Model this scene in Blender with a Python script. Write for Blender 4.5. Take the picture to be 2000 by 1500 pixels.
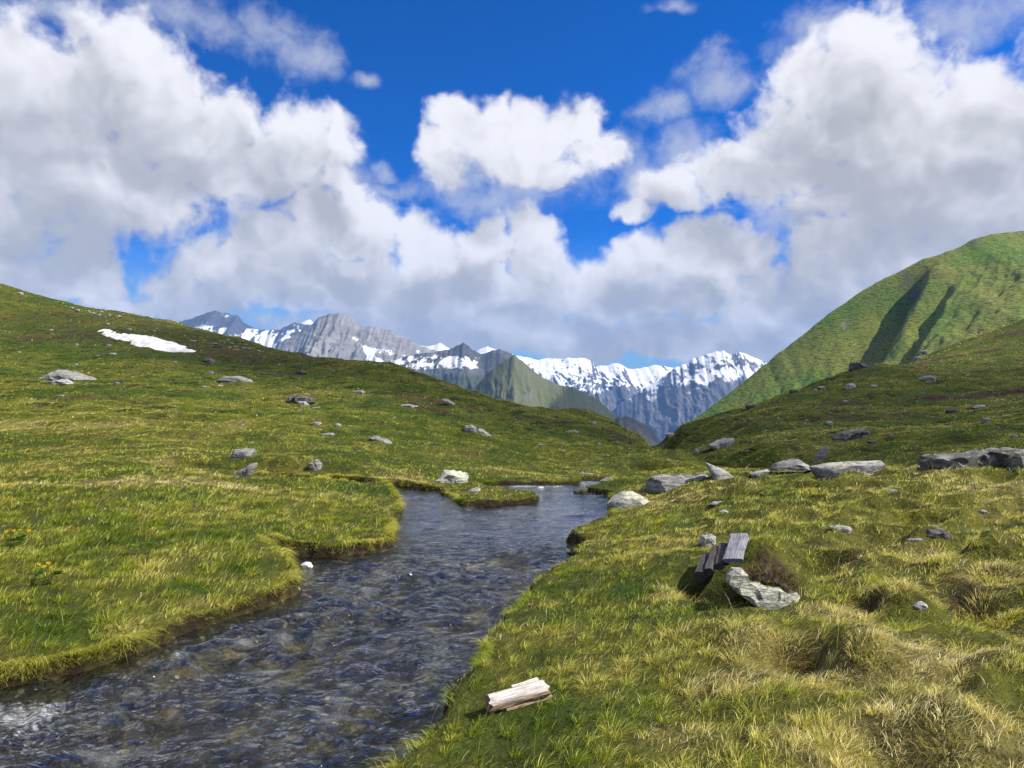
import bpy, bmesh, math, random, time
import numpy as np
from mathutils import Vector, Matrix

T0 = time.time()
scene = bpy.context.scene
for _o in list(bpy.data.objects):
    bpy.data.objects.remove(_o, do_unlink=True)

# ------------------------------------------------------------------ camera
F = 1511.0            # focal length in pixels of the 2000 px wide photograph
CAM_Z = 2.0           # eye height above the water of the stream
cam_data = bpy.data.cameras.new('camera')
cam_data.sensor_width = 36.0
cam_data.lens = F / 2000.0 * 36.0
cam_data.clip_start = 0.05
cam_data.clip_end = 60000.0
cam = bpy.data.objects.new('camera', cam_data)
scene.collection.objects.link(cam)
cam.location = (0, 0, CAM_Z)
cam.rotation_euler = (math.radians(90), 0, 0)
scene.camera = cam

# ------------------------------------------------------------------ exposure / render
vs = scene.view_settings
vs.view_transform = 'Standard'
vs.look = 'None'
vs.gamma = 1.0
vs.exposure = 0.58
vs.use_curve_mapping = False
cy = scene.cycles
cy.use_denoising = True
cy.use_adaptive_sampling = True
cy.adaptive_threshold = 0.02
cy.adaptive_min_samples = 10
cy.max_bounces = 6
cy.diffuse_bounces = 2
cy.glossy_bounces = 3
cy.transmission_bounces = 4
cy.transparent_max_bounces = 12
cy.volume_bounces = 0
cy.caustics_reflective = False
cy.caustics_refractive = False
cy.sample_clamp_indirect = 6.0

# ------------------------------------------------------------------ sun and sky
SUN_AZ = math.radians(101)     # clockwise from the view direction (+Y)
SUN_EL = math.radians(45)
SUN_DIR = Vector((math.sin(SUN_AZ) * math.cos(SUN_EL), math.cos(SUN_AZ) * math.cos(SUN_EL), math.sin(SUN_EL)))
sun_data = bpy.data.lights.new('sun', 'SUN')
sun_data.energy = 5.0
sun_data.angle = math.radians(0.53)
sun_data.color = (1.0, 0.93, 0.82)
sun = bpy.data.objects.new('sun', sun_data)
scene.collection.objects.link(sun)
sun.rotation_euler = SUN_DIR.to_track_quat('Z', 'Y').to_euler()

world = bpy.data.worlds.new('World')
scene.world = world
world.use_nodes = True
WT = world.node_tree
WT.nodes.clear()


class NT:
    """small helper to write node trees as expressions"""
    def __init__(self, tree):
        self.t = tree

    def put(self, sock, v):
        if isinstance(v, bpy.types.NodeSocket):
            self.t.links.new(v, sock)
        elif v is not None:
            if isinstance(v, (tuple, list)) and len(v) == 3 and sock.type == 'RGBA':
                v = (*v, 1.0)
            sock.default_value = v

    def node(self, typ, **kw):
        n = self.t.nodes.new(typ)
        ins = kw.pop('ins', {})
        for k, v in kw.items():
            setattr(n, k, v)
        for k, v in ins.items():
            self.put(n.inputs[k], v)
        return n

    def m(self, op, a, b=None, c=None, clamp=False):
        n = self.node('ShaderNodeMath', operation=op, use_clamp=clamp)
        for i, v in enumerate((a, b, c)):
            if v is not None:
                self.put(n.inputs[i], v)
        return n.outputs[0]

    def v(self, op, a, b=None, c=None, out=0):
        n = self.node('ShaderNodeVectorMath', operation=op)
        for i, x in enumerate((a, b, c)):
            if x is not None:
                self.put(n.inputs[i], x)
        return n.outputs[out]

    def scale(self, a, s):
        n = self.node('ShaderNodeVectorMath', operation='SCALE')
        self.put(n.inputs[0], a)
        self.put(n.inputs['Scale'], s)
        return n.outputs[0]

    def ramp(self, x, lo, hi, a=0.0, b=1.0, mode='SMOOTHSTEP'):
        n = self.node('ShaderNodeMapRange', interpolation_type=mode)
        n.clamp = True
        for k, val in zip(('Value', 'From Min', 'From Max', 'To Min', 'To Max'), (x, lo, hi, a, b)):
            self.put(n.inputs[k], val)
        return n.outputs[0]

    def mix(self, f, a, b, blend='MIX'):
        n = self.node('ShaderNodeMix', data_type='RGBA', blend_type=blend)
        self.put(n.inputs[0], f)
        self.put(n.inputs[6], a)
        self.put(n.inputs[7], b)
        return n.outputs[2]

    def mixf(self, f, a, b):
        n = self.node('ShaderNodeMix', data_type='FLOAT')
        self.put(n.inputs[0], f)
        self.put(n.inputs[2], a)
        self.put(n.inputs[3], b)
        return n.outputs[0]

    def noise(self, vec, scale, detail=4.0, rough=0.5, lac=2.0, dist=0.0, out='Fac', typ='FBM', dims='3D'):
        n = self.node('ShaderNodeTexNoise', noise_dimensions=dims)
        n.noise_type = typ
        n.normalize = True
        self.put(n.inputs['Vector'], vec)
        self.put(n.inputs['Scale'], scale)
        n.inputs['Detail'].default_value = detail
        n.inputs['Roughness'].default_value = rough
        n.inputs['Lacunarity'].default_value = lac
        n.inputs['Distortion'].default_value = dist
        return n.outputs[out]

    def voro(self, vec, scale, detail=0.0, rough=0.5, feature='F1', out='Distance', rand=1.0, smooth=None):
        n = self.node('ShaderNodeTexVoronoi', feature=feature)
        n.normalize = False
        self.put(n.inputs['Vector'], vec)
        self.put(n.inputs['Scale'], scale)
        if 'Detail' in n.inputs:
            n.inputs['Detail'].default_value = detail
            n.inputs['Roughness'].default_value = rough
        n.inputs['Randomness'].default_value = rand
        if smooth is not None and 'Smoothness' in n.inputs:
            n.inputs['Smoothness'].default_value = smooth
        return n.outputs[out]

    def attr(self, name, out='Fac'):
        n = self.node('ShaderNodeAttribute', attribute_name=name)
        return n.outputs[out]

    def rgb(self, c):
        n = self.node('ShaderNodeRGB')
        n.outputs[0].default_value = (*c, 1.0)
        return n.outputs[0]


def pix_dir(px, py):
    """azimuth and elevation (radians) of the direction seen at a photograph pixel"""
    u, w = (px - 1000.0) / F, (750.0 - py) / F
    az = math.atan(u)
    return az, math.atan2(w, math.sqrt(1 + u * u))


# cloud bodies of the sky: (x, y, rx, ry) as they stand over the valley
CUMULUS = [
    (40, 150, 115, 105), (-60, 250, 190, 190), (130, 270, 165, 150), (235, 130, 95, 95), (300, 215, 130, 130), (400, 265, 120, 115),
    (180, 350, 280, 110), (430, 340, 150, 85), (590, 275, 85, 75), (665, 300, 55, 85), (545, 330, 110, 70), (-100, 420, 200, 90),
    (150, 530, 85, 62), (40, 540, 120, 62), (200, 560, 40, 30),
    (620, 410, 78, 60), (560, 470, 120, 75), (480, 535, 150, 70), (340, 560, 78, 50), (710, 440, 95, 70), (805, 455, 60, 58), (850, 500, 70, 70),
    (640, 545, 230, 75), (880, 570, 200, 105), (780, 620, 160, 60),
    (1045, 445, 70, 55), (960, 480, 80, 60), (1050, 520, 90, 90), (1010, 590, 170, 85), (1190, 570, 150, 75), (1060, 640, 180, 45),
    (1255, 500, 85, 55), (1370, 490, 105, 62), (1460, 510, 80, 52), (1330, 560, 200, 80), (1500, 590, 170, 85), (1340, 650, 220, 42), (1540, 660, 160, 50),
    (905, 238, 70, 56), (866, 300, 50, 64), (960, 222, 50, 46), (1010, 236, 60, 50), (1000, 292, 125, 60), (1080, 250, 60, 50), (1135, 240, 64, 56), (1150, 292, 86, 52), (1050, 335, 100, 34), (1205, 300, 40, 34),
    (1690, 110, 100, 90), (1600, 170, 90, 90), (1680, 220, 150, 120), (1530, 270, 110, 90), (1440, 330, 105, 62), (1320, 380, 95, 36), (1230, 410, 55, 24), (1560, 330, 110, 70),
    (1850, 320, 180, 150), (1700, 390, 170, 110), (1950, 420, 200, 130), (1800, 500, 230, 90), (1640, 500, 120, 90), (1620, 580, 160, 80), (1960, 220, 95, 80), (1900, 170, 60, 60), (2100, 350, 200, 250),
    (400, 600, 110, 36), (250, 600, 110, 26), (700, 635, 190, 42), (900, 655, 190, 42), (1130, 672, 190, 30), (1330, 675, 200, 28), (1540, 700, 150, 45), (1700, 640, 150, 80),
]
WISPS = [
    (380, 30, 170, 50), (540, 55, 80, 55), (600, 110, 60, 45), (90, 30, 120, 40), (250, 60, 90, 60), (710, 155, 26, 18), (750, 326, 26, 22), (1290, 195, 55, 38), (1305, 15, 60, 16),
    (1400, 150, 70, 45), (680, 350, 70, 60), (930, 390, 130, 50), (1040, 375, 120, 50), (890, 340, 70, 50), (1130, 330, 110, 60), (1215, 300, 50, 50), (1600, 50, 90, 60), (1860, 40, 200, 55), (1780, 120, 60, 60),
    (1330, 295, 60, 60), (760, 370, 60, 25), (1520, 420, 60, 70), (1250, 370, 80, 45), (240, 590, 150, 35), (1460, 480, 60, 45), (470, 430, 90, 45),
]


def cloud_body(blobs, name, seed):
    """node group: 1 at the heart of a cloud body, 0 at its rim, negative outside"""
    g = bpy.data.node_groups.new(name, 'ShaderNodeTree')
    g.interface.new_socket('Dir', in_out='INPUT', socket_type='NodeSocketVector')
    g.interface.new_socket('Body', in_out='OUTPUT', socket_type='NodeSocketFloat')
    n = NT(g)
    gi = n.node('NodeGroupInput')
    go = n.node('NodeGroupOutput')
    d = gi.outputs[0]
    sep = n.node('ShaderNodeSeparateXYZ', ins={0: d})
    az = n.m('ARCTAN2', sep.outputs[0], sep.outputs[1])
    el = n.m('ARCSINE', sep.outputs[2])
    azel = n.node('ShaderNodeCombineXYZ', ins={0: az, 1: el}).outputs[0]
    cur = None
    for (x, y, rx, ry) in blobs:
        a, e = pix_dir(x, y)
        sx, sy = F / rx, F / ry
        w = n.v('MULTIPLY_ADD', azel, (sx, sy, 0.0), (-a * sx, -e * sy, 0.0))
        ln = n.v('LENGTH', w, out=1)
        cur = ln if cur is None else n.m('MINIMUM', cur, ln)
    body = n.m('MAXIMUM', n.m('SUBTRACT', 1.0, cur), -1.5)
    n.put(go.inputs[0], body)
    return g


wn = NT(WT)
sky = wn.node('ShaderNodeTexSky', sky_type='NISHITA')
sky.sun_disc = False
sky.sun_elevation = SUN_EL
sky.sun_rotation = SUN_AZ
sky.altitude = 2300.0
sky.air_density = 1.0
sky.dust_density = 0.35
sky.ozone_density = 3.0
geo = wn.node('ShaderNodeTexCoord')
DIR = geo.outputs['Generated']
# deep, saturated mountain blue
skyc = wn.node('ShaderNodeGamma', ins={'Color': wn.mix(1.0, sky.outputs[0], (0.25, 0.25, 0.25), 'MULTIPLY'), 'Gamma': 1.5}).outputs[0]
skyc = wn.mix(1.0, skyc, (0.10, 3.6, 6.1), 'MULTIPLY')
wn.put(sky.inputs[0], wn.v('NORMALIZE', wn.v('ADD', DIR, (0.0, 0.0, 0.16))))

skyc = wn.mix(wn.ramp(wn.node('ShaderNodeSeparateXYZ', ins={0: DIR}).outputs[2], 0.20, 0.03), skyc, (2.1, 4.0, 6.0))

cg = cloud_body(CUMULUS, 'cumulus_body', 0.0)
cg2 = cloud_body([b_ for b_ in CUMULUS if b_[2] * b_[3] > 4600], 'cumulus_bulk', 0.0)
wg = cloud_body(WISPS, 'wisp_body', 5.3)


def group(grp, vec):
    n = wn.node('ShaderNodeGroup')
    n.node_tree = grp
    wn.put(n.inputs[0], vec)
    return n.outputs[0]


warp = wn.v('SUBTRACT', wn.noise(DIR, 10.0, 3.0, 0.55, out='Color'), (0.5, 0.5, 0.5))
D = wn.v('ADD', DIR, wn.scale(warp, 0.075))
S1 = (0.012, 0.0, 0.020)
big = wn.noise(D, 11.0, 3.0, 0.5)
big1 = wn.noise(wn.v('ADD', D, S1), 11.0, 3.0, 0.5)
fine = wn.noise(wn.v('ADD', DIR, (0.0, 2.0, 0.0)), 34.0, 6.0, 0.62, dist=0.25)
bill = wn.m('ABSOLUTE', wn.m('SUBTRACT', wn.noise(wn.v('ADD', D, (0.0, 5.0, 0.0)), 26.0, 3.0, 0.5), 0.5))
body0 = group(cg, D)
body2 = group(cg2, wn.v('ADD', D, (0.022, 0.0, 0.060)))
shape = wn.m('ADD', wn.m('MULTIPLY_ADD', big, 1.35, -0.675), wn.m('MULTIPLY_ADD', bill, -1.1, 0.14))
c0 = wn.m('ADD', wn.m('MULTIPLY_ADD', body0, 1.35, shape), wn.m('MULTIPLY_ADD', fine, 1.1, -0.55))
w0 = wn.m('ADD', group(wg, D), wn.m('ADD', wn.m('MULTIPLY_ADD', fine, 1.9, -0.95), wn.m('MULTIPLY_ADD', big, 1.5, -0.75)))
mask = wn.ramp(c0, -0.06, 0.62)
wmask = wn.m('MULTIPLY', wn.ramp(w0, -0.3, 1.1), 0.66)
# light that reaches this part of the cloud: little cloud towards the sun = bright
deep = wn.m('ADD', wn.ramp(body2, -0.6, 1.0, mode='LINEAR'), wn.m('MULTIPLY_ADD', big1, 0.7, -0.35))
lit = wn.m('SUBTRACT', 1.05, wn.m('MULTIPLY', deep, 0.95))
relief = wn.m('SUBTRACT', big, big1)
lit = wn.m('ADD', lit, wn.m('MULTIPLY', relief, 1.8))
lit = wn.m('ADD', lit, wn.m('ADD', wn.m('MULTIPLY', bill, -0.6), wn.m('MULTIPLY_ADD', fine, 0.3, -0.15)))
lit = wn.ramp(lit, -0.05, 1.15)
ccol = wn.mix(lit, (3.45, 3.5, 3.75), (6.7, 6.62, 6.85))
col = wn.mix(wmask, skyc, wn.rgb((4.4, 4.6, 5.2)))
col = wn.mix(mask, col, ccol)
bg = wn.node('ShaderNodeBackground', ins={'Color': col, 'Strength': 0.1})
# the same kind of broken cumulus all round the rest of the sky
gn = wn.noise(wn.v('ADD', DIR, (3.1, 0.0, 1.7)), 2.6, 5.0, 0.55)
gc = wn.mix(wn.ramp(gn, 0.62, 0.46), (3.45, 3.5, 3.75), (6.7, 6.62, 6.85))
gcol = wn.mix(wn.ramp(gn, 0.44, 0.53), skyc, gc)
bg2 = wn.node('ShaderNodeBackground', ins={'Color': gcol, 'Strength': 0.1})
sp_ = wn.node('ShaderNodeSeparateXYZ', ins={0: DIR})
side = wn.m('MAXIMUM', wn.m('ABSOLUTE', wn.m('ARCTAN2', sp_.outputs[0], sp_.outputs[1])), wn.m('MULTIPLY', wn.m('ABSOLUTE', wn.m('ARCSINE', sp_.outputs[2])), 1.22))
bg = wn.node('ShaderNodeMixShader', ins={0: wn.ramp(side, 0.68, 0.86), 1: bg.outputs[0], 2: bg2.outputs[0]})
wo = wn.node('ShaderNodeOutputWorld', ins={'Surface': bg.outputs[0]})
world.cycles.sampling_method = 'MANUAL'
world.cycles.sample_map_resolution = 512

# ================================================================== helpers
RNG = np.random.default_rng(7)
_perm = np.random.default_rng(3).permutation(4096).astype(np.int64)
_ang = np.random.default_rng(4).uniform(0, 2 * np.pi, 4096)
_gx, _gy = np.cos(_ang), np.sin(_ang)


def pnoise(x, y, seed=0):
    x = np.asarray(x, float) + seed * 37.13
    y = np.asarray(y, float) - seed * 19.71
    xi, yi = np.floor(x).astype(np.int64), np.floor(y).astype(np.int64)
    xf, yf = x - xi, y - yi
    u, w = xf * xf * xf * (xf * (xf * 6 - 15) + 10), yf * yf * yf * (yf * (yf * 6 - 15) + 10)

    def g(ix, iy, fx, fy):
        h = _perm[(_perm[ix & 4095] + iy) & 4095]
        return _gx[h] * fx + _gy[h] * fy
    a, b = g(xi, yi, xf, yf), g(xi + 1, yi, xf - 1, yf)
    c, d = g(xi, yi + 1, xf, yf - 1), g(xi + 1, yi + 1, xf - 1, yf - 1)
    return ((a + u * (b - a)) * (1 - w) + (c + u * (d - c)) * w) * 1.5


def fbm(x, y, octaves=4, rough=0.5, seed=0):
    s, a, f, t = 0.0, 1.0, 1.0, 0.0
    for i in range(octaves):
        s = s + a * pnoise(np.asarray(x) * f, np.asarray(y) * f, seed + i)
        t += a
        a *= rough
        f *= 2.03
    return s / t


def ridged(x, y, octaves=5, rough=0.5, seed=0):
    s, a, f, t = 0.0, 1.0, 1.0, 0.0
    for i in range(octaves):
        s = s + a * (1 - 2.2 * np.abs(pnoise(np.asarray(x) * f, np.asarray(y) * f, seed + i)))
        t += a
        a *= rough
        f *= 2.07
    return s / t


def sstep(a, b, x):
    t = np.clip((np.asarray(x, float) - a) / (b - a), 0, 1)
    return t * t * (3 - 2 * t)


def link(o):
    scene.collection.objects.link(o)
    return o


def raw_mesh(name, co, faces, k, attrs=None, smooth=True, mats=()):
    """mesh from numpy arrays; faces is (n, k); attrs: name -> (n,) float or (n, 3) colour per vertex"""
    me = bpy.data.meshes.new(name)
    co = np.ascontiguousarray(co, np.float32)
    faces = np.ascontiguousarray(faces, np.int32)
    me.vertices.add(len(co))
    me.vertices.foreach_set('co', co.ravel())
    me.loops.add(faces.size)
    me.loops.foreach_set('vertex_index', faces.ravel())
    me.polygons.add(len(faces))
    me.polygons.foreach_set('loop_start', np.arange(0, faces.size, k, dtype=np.int32))
    me.polygons.foreach_set('use_smooth', np.full(len(faces), smooth, bool))
    for an, av in (attrs or {}).items():
        av = np.ascontiguousarray(av, np.float32)
        if av.ndim == 1:
            at = me.attributes.new(an, 'FLOAT', 'POINT')
            at.data.foreach_set('value', av)
        else:
            at = me.attributes.new(an, 'FLOAT_COLOR', 'POINT')
            at.data.foreach_set('color', np.concatenate([av, np.ones((len(av), 1), np.float32)], 1).ravel())
    for m in mats:
        me.materials.append(m)
    me.update()
    return me


def grid_faces(nx, ny):
    i = np.arange(nx - 1)[None, :] + np.arange(ny - 1)[:, None] * nx
    i = i.ravel()
    return np.stack([i, i + 1, i + 1 + nx, i + nx], 1)


def put_obj(name, me, label=None, category=None, kind=None, group=None, parent=None, loc=None):
    o = link(bpy.data.objects.new(name, me))
    if label: o['label'] = label
    if category: o['category'] = category
    if kind: o['kind'] = kind
    if group: o['group'] = group
    if parent is not None: o.parent = parent
    if loc is not None: o.location = loc
    return o


def material(name):
    m = bpy.data.materials.new(name)
    m.use_nodes = True
    m.node_tree.nodes.clear()
    n = NT(m.node_tree)
    out = n.node('ShaderNodeOutputMaterial')
    return m, n, out


# ================================================================== terrain shape
def P(px, py, Y):
    return ((px - 1000.0) / F * Y, Y, CAM_Z - (py - 750.0) / F * Y)


CTRL = [P(*c) for c in [
    # western hill, seen columns from left to right: foot, slope, skyline, far side
    (0, 945, 12), (0, 880, 18), (0, 800, 31), (0, 750, 45), (0, 700, 62), (0, 640, 92), (0, 555, 150), (0, 640, 230),
    (100, 590, 150), (100, 720, 60), (200, 607, 148), (100, 690, 230),
    (300, 940, 12.2), (300, 860, 20), (300, 800, 31), (300, 750, 46), (300, 690, 72), (330, 640, 140), (300, 720, 230),
    (480, 672, 122), (480, 720, 70), (480, 770, 180), (450, 800, 33), (450, 900, 16),
    (600, 900, 16), (600, 840, 24), (600, 780, 38), (600, 735, 62), (600, 700, 102), (600, 790, 160),
    (690, 712, 90), (740, 707, 82), (740, 800, 130),
    (800, 930, 15.6), (800, 880, 20), (800, 830, 28), (800, 780, 42), (810, 745, 62), (860, 743, 72), (860, 840, 115),
    (940, 773, 66), (1000, 795, 64), (1000, 890, 110), (1100, 822, 61), (1150, 804, 58), (1200, 830, 55), (1250, 855, 52),
    (1000, 930, 16.6), (1000, 890, 22), (1000, 840, 36), (1150, 930, 17), (1150, 890, 24), (1150, 850, 40), (1150, 930, 105),
    (1250, 910, 20), (1250, 888, 28), (1350, 897, 24), (1400, 916, 18.5), (1300, 885, 40), (1290, 990, 110),
    # gully that drains the meadow
    (1370, 965, 30), (1460, 965, 24), (1330, 900, 48), (1310, 880, 60), (1320, 980, 90),
    # dark hillock to the east
    (1330, 838, 62), (1400, 816, 66), (1500, 784, 68), (1560, 764, 70), (1640, 735, 74), (1700, 716, 78), (1400, 880, 36), (1500, 890, 30), (1500, 830, 48),
    (1650, 890, 26), (1650, 830, 42), (1650, 770, 60), (1850, 890, 22), (1850, 830, 36), (1850, 770, 56), (1850, 725, 84),
    (2000, 860, 22), (2000, 800, 36), (2000, 745, 60), (2000, 700, 92), (2000, 626, 150), (1900, 665, 150), (1830, 690, 145), (1780, 712, 140), (1700, 760, 130), (1500, 860, 120),
    (2000, 700, 230), (1800, 790, 220), (1600, 900, 200), (1400, 960, 160),
    # hollow behind the near eastern bank, and the crest of that bank
    (1500, 950, 18), (1650, 944, 17), (1850, 940, 17), (2000, 930, 17),
    (1330, 930, 14), (1420, 925, 13.6), (1500, 921, 13.2), (1700, 917, 13), (1900, 908, 12.6), (2000, 905, 12.3),
    (1230, 985, 12.4),
    # beyond the frame
    (-600, 480, 150), (-600, 740, 45), (-600, 900, 15), (-600, 620, 240), (2600, 540, 130), (2600, 740, 50), (2600, 890, 14), (2600, 930, 17), (2600, 650, 230),
]] + [
    (-4.2, 6.5, .24), (-3.0, 8.6, .24), (-5.5, 9.5, .32), (-2.6, 11, .22), (-3.2, 13, .2), (-9, 8, .4), (-8, 5, .35), (-9, 0, .5), (-9, -8, .6),
    (.35, 5, .28), (.9, 3.4, .38), (1.1, 7, .34), (1.7, 9.5, .3), (2.8, 6.6, .52), (4.2, 6.2, .62), (3.4, 9.5, .5), (5.5, 9, .62), (2.5, 4, .5), (4.5, 3.5, .62),
    (7, 6, .75), (6, 1, .7), (1, 1, .42), (0, -3, .45), (2, -12, .7), (14, 0, 1.1), (14, -14, 1.4), (-20, -20, 1.2), (40, -40, 5), (-60, -40, 6), (-40, 0, 3), (40, 5, 3.5), (0, -60, 5),
    (-1.5, 9.5, .02), (-1.8, 5, .02), (0.6, 13, .02),
]
CTRL = np.array(CTRL)


def warpxy(x, y):
    k = 7.0
    r = np.hypot(x, y) + 1e-9
    f = np.arcsinh(r / k) * k / r
    return x * f, y * f


def hscale(x, y):
    return np.sqrt(60.0 + x * x + y * y)


def _U(d2):
    return 0.5 * d2 * np.log(d2 + 1e-12)


_cx, _cy = warpxy(CTRL[:, 0], CTRL[:, 1])
_n = len(CTRL)
_K = _U((_cx[:, None] - _cx[None]) ** 2 + (_cy[:, None] - _cy[None]) ** 2)
_K[np.arange(_n), np.arange(_n)] += 0.02
_Pm = np.stack([np.ones(_n), _cx, _cy], 1)
_A = np.block([[_K, _Pm], [_Pm.T, np.zeros((3, 3))]])
_W = np.linalg.solve(_A, np.concatenate([(CTRL[:, 2] - .3) / hscale(CTRL[:, 0], CTRL[:, 1]), np.zeros(3)]))


def z_tps(x, y):
    x, y = np.asarray(x, float).ravel(), np.asarray(y, float).ravel()
    out = np.empty(len(x))
    for i in range(0, len(x), 20000):
        xs, ys = x[i:i + 20000], y[i:i + 20000]
        wx, wy = warpxy(xs, ys)
        d2 = (wx[:, None] - _cx[None]) ** 2 + (wy[:, None] - _cy[None]) ** 2
        out[i:i + 20000] = (_U(d2) @ _W[:_n] + _W[_n] + wx * _W[_n + 1] + wy * _W[_n + 2]) * hscale(xs, ys) + .3
    return out


# ------------------------------------------------------------------ stream outline (its waterline, water at z = 0)
def W(px, py):
    Y = CAM_Z * F / (py - 750.0)
    return ((px - 1000.0) / F * Y, Y)


STREAM = [(-6.3, -5), (-5.6, 0.4), (-4.6, 2.8)] + [W(*p) for p in [
    (0, 1347), (90, 1326), (170, 1306), (250, 1283), (320, 1256), (400, 1224), (470, 1200), (530, 1180), (578, 1163), (588, 1140), (572, 1118), (540, 1098), (512, 1084),
    (560, 1086), (600, 1088), (650, 1090), (700, 1082), (758, 1072), (768, 1046), (778, 1015), (786, 992), (776, 972), (762, 958)]] + [
    (-4.6, 14.75), (-6.5, 15.0), (-6.6, 15.5), (-4.2, 15.45)] + [W(*p) for p in [
    (800, 953), (850, 958), (880, 972), (905, 990), (950, 989), (1000, 986), (1046, 982), (1054, 973), (1040, 963), (985, 958), (940, 957), (930, 951), (960, 946.5), (1020, 945.5), (1080, 945.5), (1130, 946)]] + [
    (1.45, 16.4), (2.4, 18.2), (3.6, 20.5), (4.6, 20.2), (3.6, 17.8), (2.5, 16.2)] + [W(*p) for p in [
    (1140, 957), (1165, 964), (1190, 968), (1190, 985), (1205, 1003), (1190, 1018), (1150, 1035), (1108, 1056), (1122, 1072), (1138, 1085), (1126, 1112), (1102, 1135), (1070, 1152), (1040, 1166),
    (1035, 1190), (1012, 1222), (990, 1242), (962, 1272), (936, 1300), (928, 1330), (905, 1368), (876, 1392), (862, 1425), (848, 1452), (826, 1500)]] + [
    (-0.80, 3.2), (-1.5, 1.9), (-2.6, 0.2), (-3.4, -5)]
STREAM = np.array(STREAM)


def sdf_poly(x, y, poly):
    """signed distance, negative inside"""
    x, y = np.asarray(x, float), np.asarray(y, float)
    d = np.full(x.shape, 1e9)
    inside = np.zeros(x.shape, bool)
    n = len(poly)
    for i in range(n):
        ax, ay = poly[i]
        bx, by = poly[(i + 1) % n]
        ex, ey = bx - ax, by - ay
        t = np.clip(((x - ax) * ex + (y - ay) * ey) / (ex * ex + ey * ey + 1e-12), 0, 1)
        d = np.minimum(d, (x - ax - t * ex) ** 2 + (y - ay - t * ey) ** 2)
        c = ((ay > y) != (by > y)) & (x < ex * (y - ay) / (ey + 1e-12) + ax)
        inside ^= c
    d = np.sqrt(d)
    return np.where(inside, -d, d)


def stream_sdf(x, y):
    s = np.full(np.shape(x), 9.0)
    near = (np.abs(x + 0.5) < 9.5) & (y > -6) & (y < 23)
    if near.any():
        s[near] = np.minimum(sdf_poly(x[near], y[near], STREAM), 9.0)
    # ragged turf edge
    w = near & (np.abs(s) < 1.0)
    s[w] += 0.085 * fbm(x[w] * 2.1, y[w] * 2.1, 3, .6, 21) + 0.03 * pnoise(x[w] * 5.3, y[w] * 5.3, 22) + 0.02 * pnoise(x[w] * 11, y[w] * 11, 23)
    return s


def water_level(x, y):
    return -0.16 * np.maximum(0, np.asarray(y) - 15.9)


def hum(x, y):
    """hummocks, tussock mounds, terracettes"""
    r = np.hypot(x, y)
    east = sstep(0.6, 2.4, x) * (1 - sstep(11, 15, y))
    z = (0.020 + 0.040 * east) * fbm(x * 1.5, y * 1.5, 3, .55, 11)
    bump = np.abs(pnoise(x * 1.25, y * 1.25, 12))
    z += (0.030 + .13 * east * sstep(1.2, 3.2, x)) * (0.28 - bump) * 1.6
    z += (0.020 + .022 * east) * (1 - sstep(18, 30, r)) * (fbm(x * 3.4, y * 3.4, 2, .5, 35) + .4 * (.25 - np.abs(pnoise(x * 5.1, y * 5.1, 36))))
    z += sstep(13, 22, r) * 0.24 * fbm(x * .42, y * .42, 3, .55, 13)
    z += sstep(16, 30, r) * 0.32 * (0.25 - np.abs(pnoise(x * .33, y * .5, 14)))
    z += sstep(28, 60, r) * 0.42 * fbm(x * .12, y * .14, 4, .55, 15)
    z += sstep(35, 70, r) * 0.50 * (0.25 - np.abs(pnoise(x * .17, y * .30, 16)))
    z += sstep(70, 140, r) * 0.8 * fbm(x * .05, y * .05, 3, .5, 17)
    # sheep terracettes along the contours of the slopes
    t = z_tps(x, y)
    z += sstep(30, 55, r) * 0.09 * np.sin(t * 7 + 2.5 * fbm(x * .1, y * .1, 3, .5, 18)) * (0.5 + fbm(x * .2, y * .2, 2, .5, 19))
    return z, t


HOLLOWS = []   # (x, y, radius, dz) filled once objects are known


def ground_z(x, y, want_sdf=False):
    x, y = np.atleast_1d(np.asarray(x, float)), np.atleast_1d(np.asarray(y, float))
    h, t = hum(x, y)
    s = stream_sdf(x, y)
    top = t + h
    for hx, hy, hr, hd in HOLLOWS:
        d2 = ((x - hx) ** 2 + (y - hy) ** 2) / (hr * hr)
        top = top + hd * np.exp(-d2 * 1.5)
    wl = water_level(x, y)
    edge = wl + 0.118 - 0.055 * sstep(11.5, 13.5, y) + 0.05 * fbm(x * .9, y * .9, 2, .5, 31) + 0.03 * pnoise(x * 3.1, y * 3.1, 32)
    k = sstep(0.0, 0.75, s)
    top = np.where(s < 1.0, np.maximum(top, edge) * k + np.maximum(edge, np.minimum(top, edge + .12)) * (1 - k), top)
    bed = wl - 0.05 - 0.16 * sstep(0.0, 0.55, -s) + 0.05 * fbm(x * 2.2, y * 2.2, 3, .6, 33)
    f = sstep(-0.035, 0.055, s)
    z = np.where(s < .3, bed + (top - bed) * f, top)
    return (z, s) if want_sdf else z


_marchY = np.exp(np.linspace(math.log(2.2), math.log(260), 520))


def on_ground(px, py):
    """the point of the meadow seen at a pixel of the photograph"""
    u, w = (px - 1000.0) / F, (py - 750.0) / F
    zz = ground_z(u * _marchY, _marchY)
    d = (CAM_Z - w * _marchY) - zz
    i = np.argmax(d < 0)
    if d[i] >= 0:
        i = len(d) - 1
    t = 0.0
    if i > 0 and d[i] < 0:
        t = d[i] / (d[i] - d[i - 1])
    Y = _marchY[i] + t * (_marchY[i - 1] - _marchY[i])
    return u * Y, Y, CAM_Z - w * Y


def axis(lo, hi, step, far_lo, far_hi, growth):
    c = list(np.arange(lo, hi, step))
    s, v = step, c[-1]
    while v < far_hi:
        s *= growth
        v += s
        c.append(v)
    s, v, pre = step, c[0], []
    while v > far_lo:
        s *= growth
        v -= s
        pre.append(v)
    return np.array(pre[::-1] + c)


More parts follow.
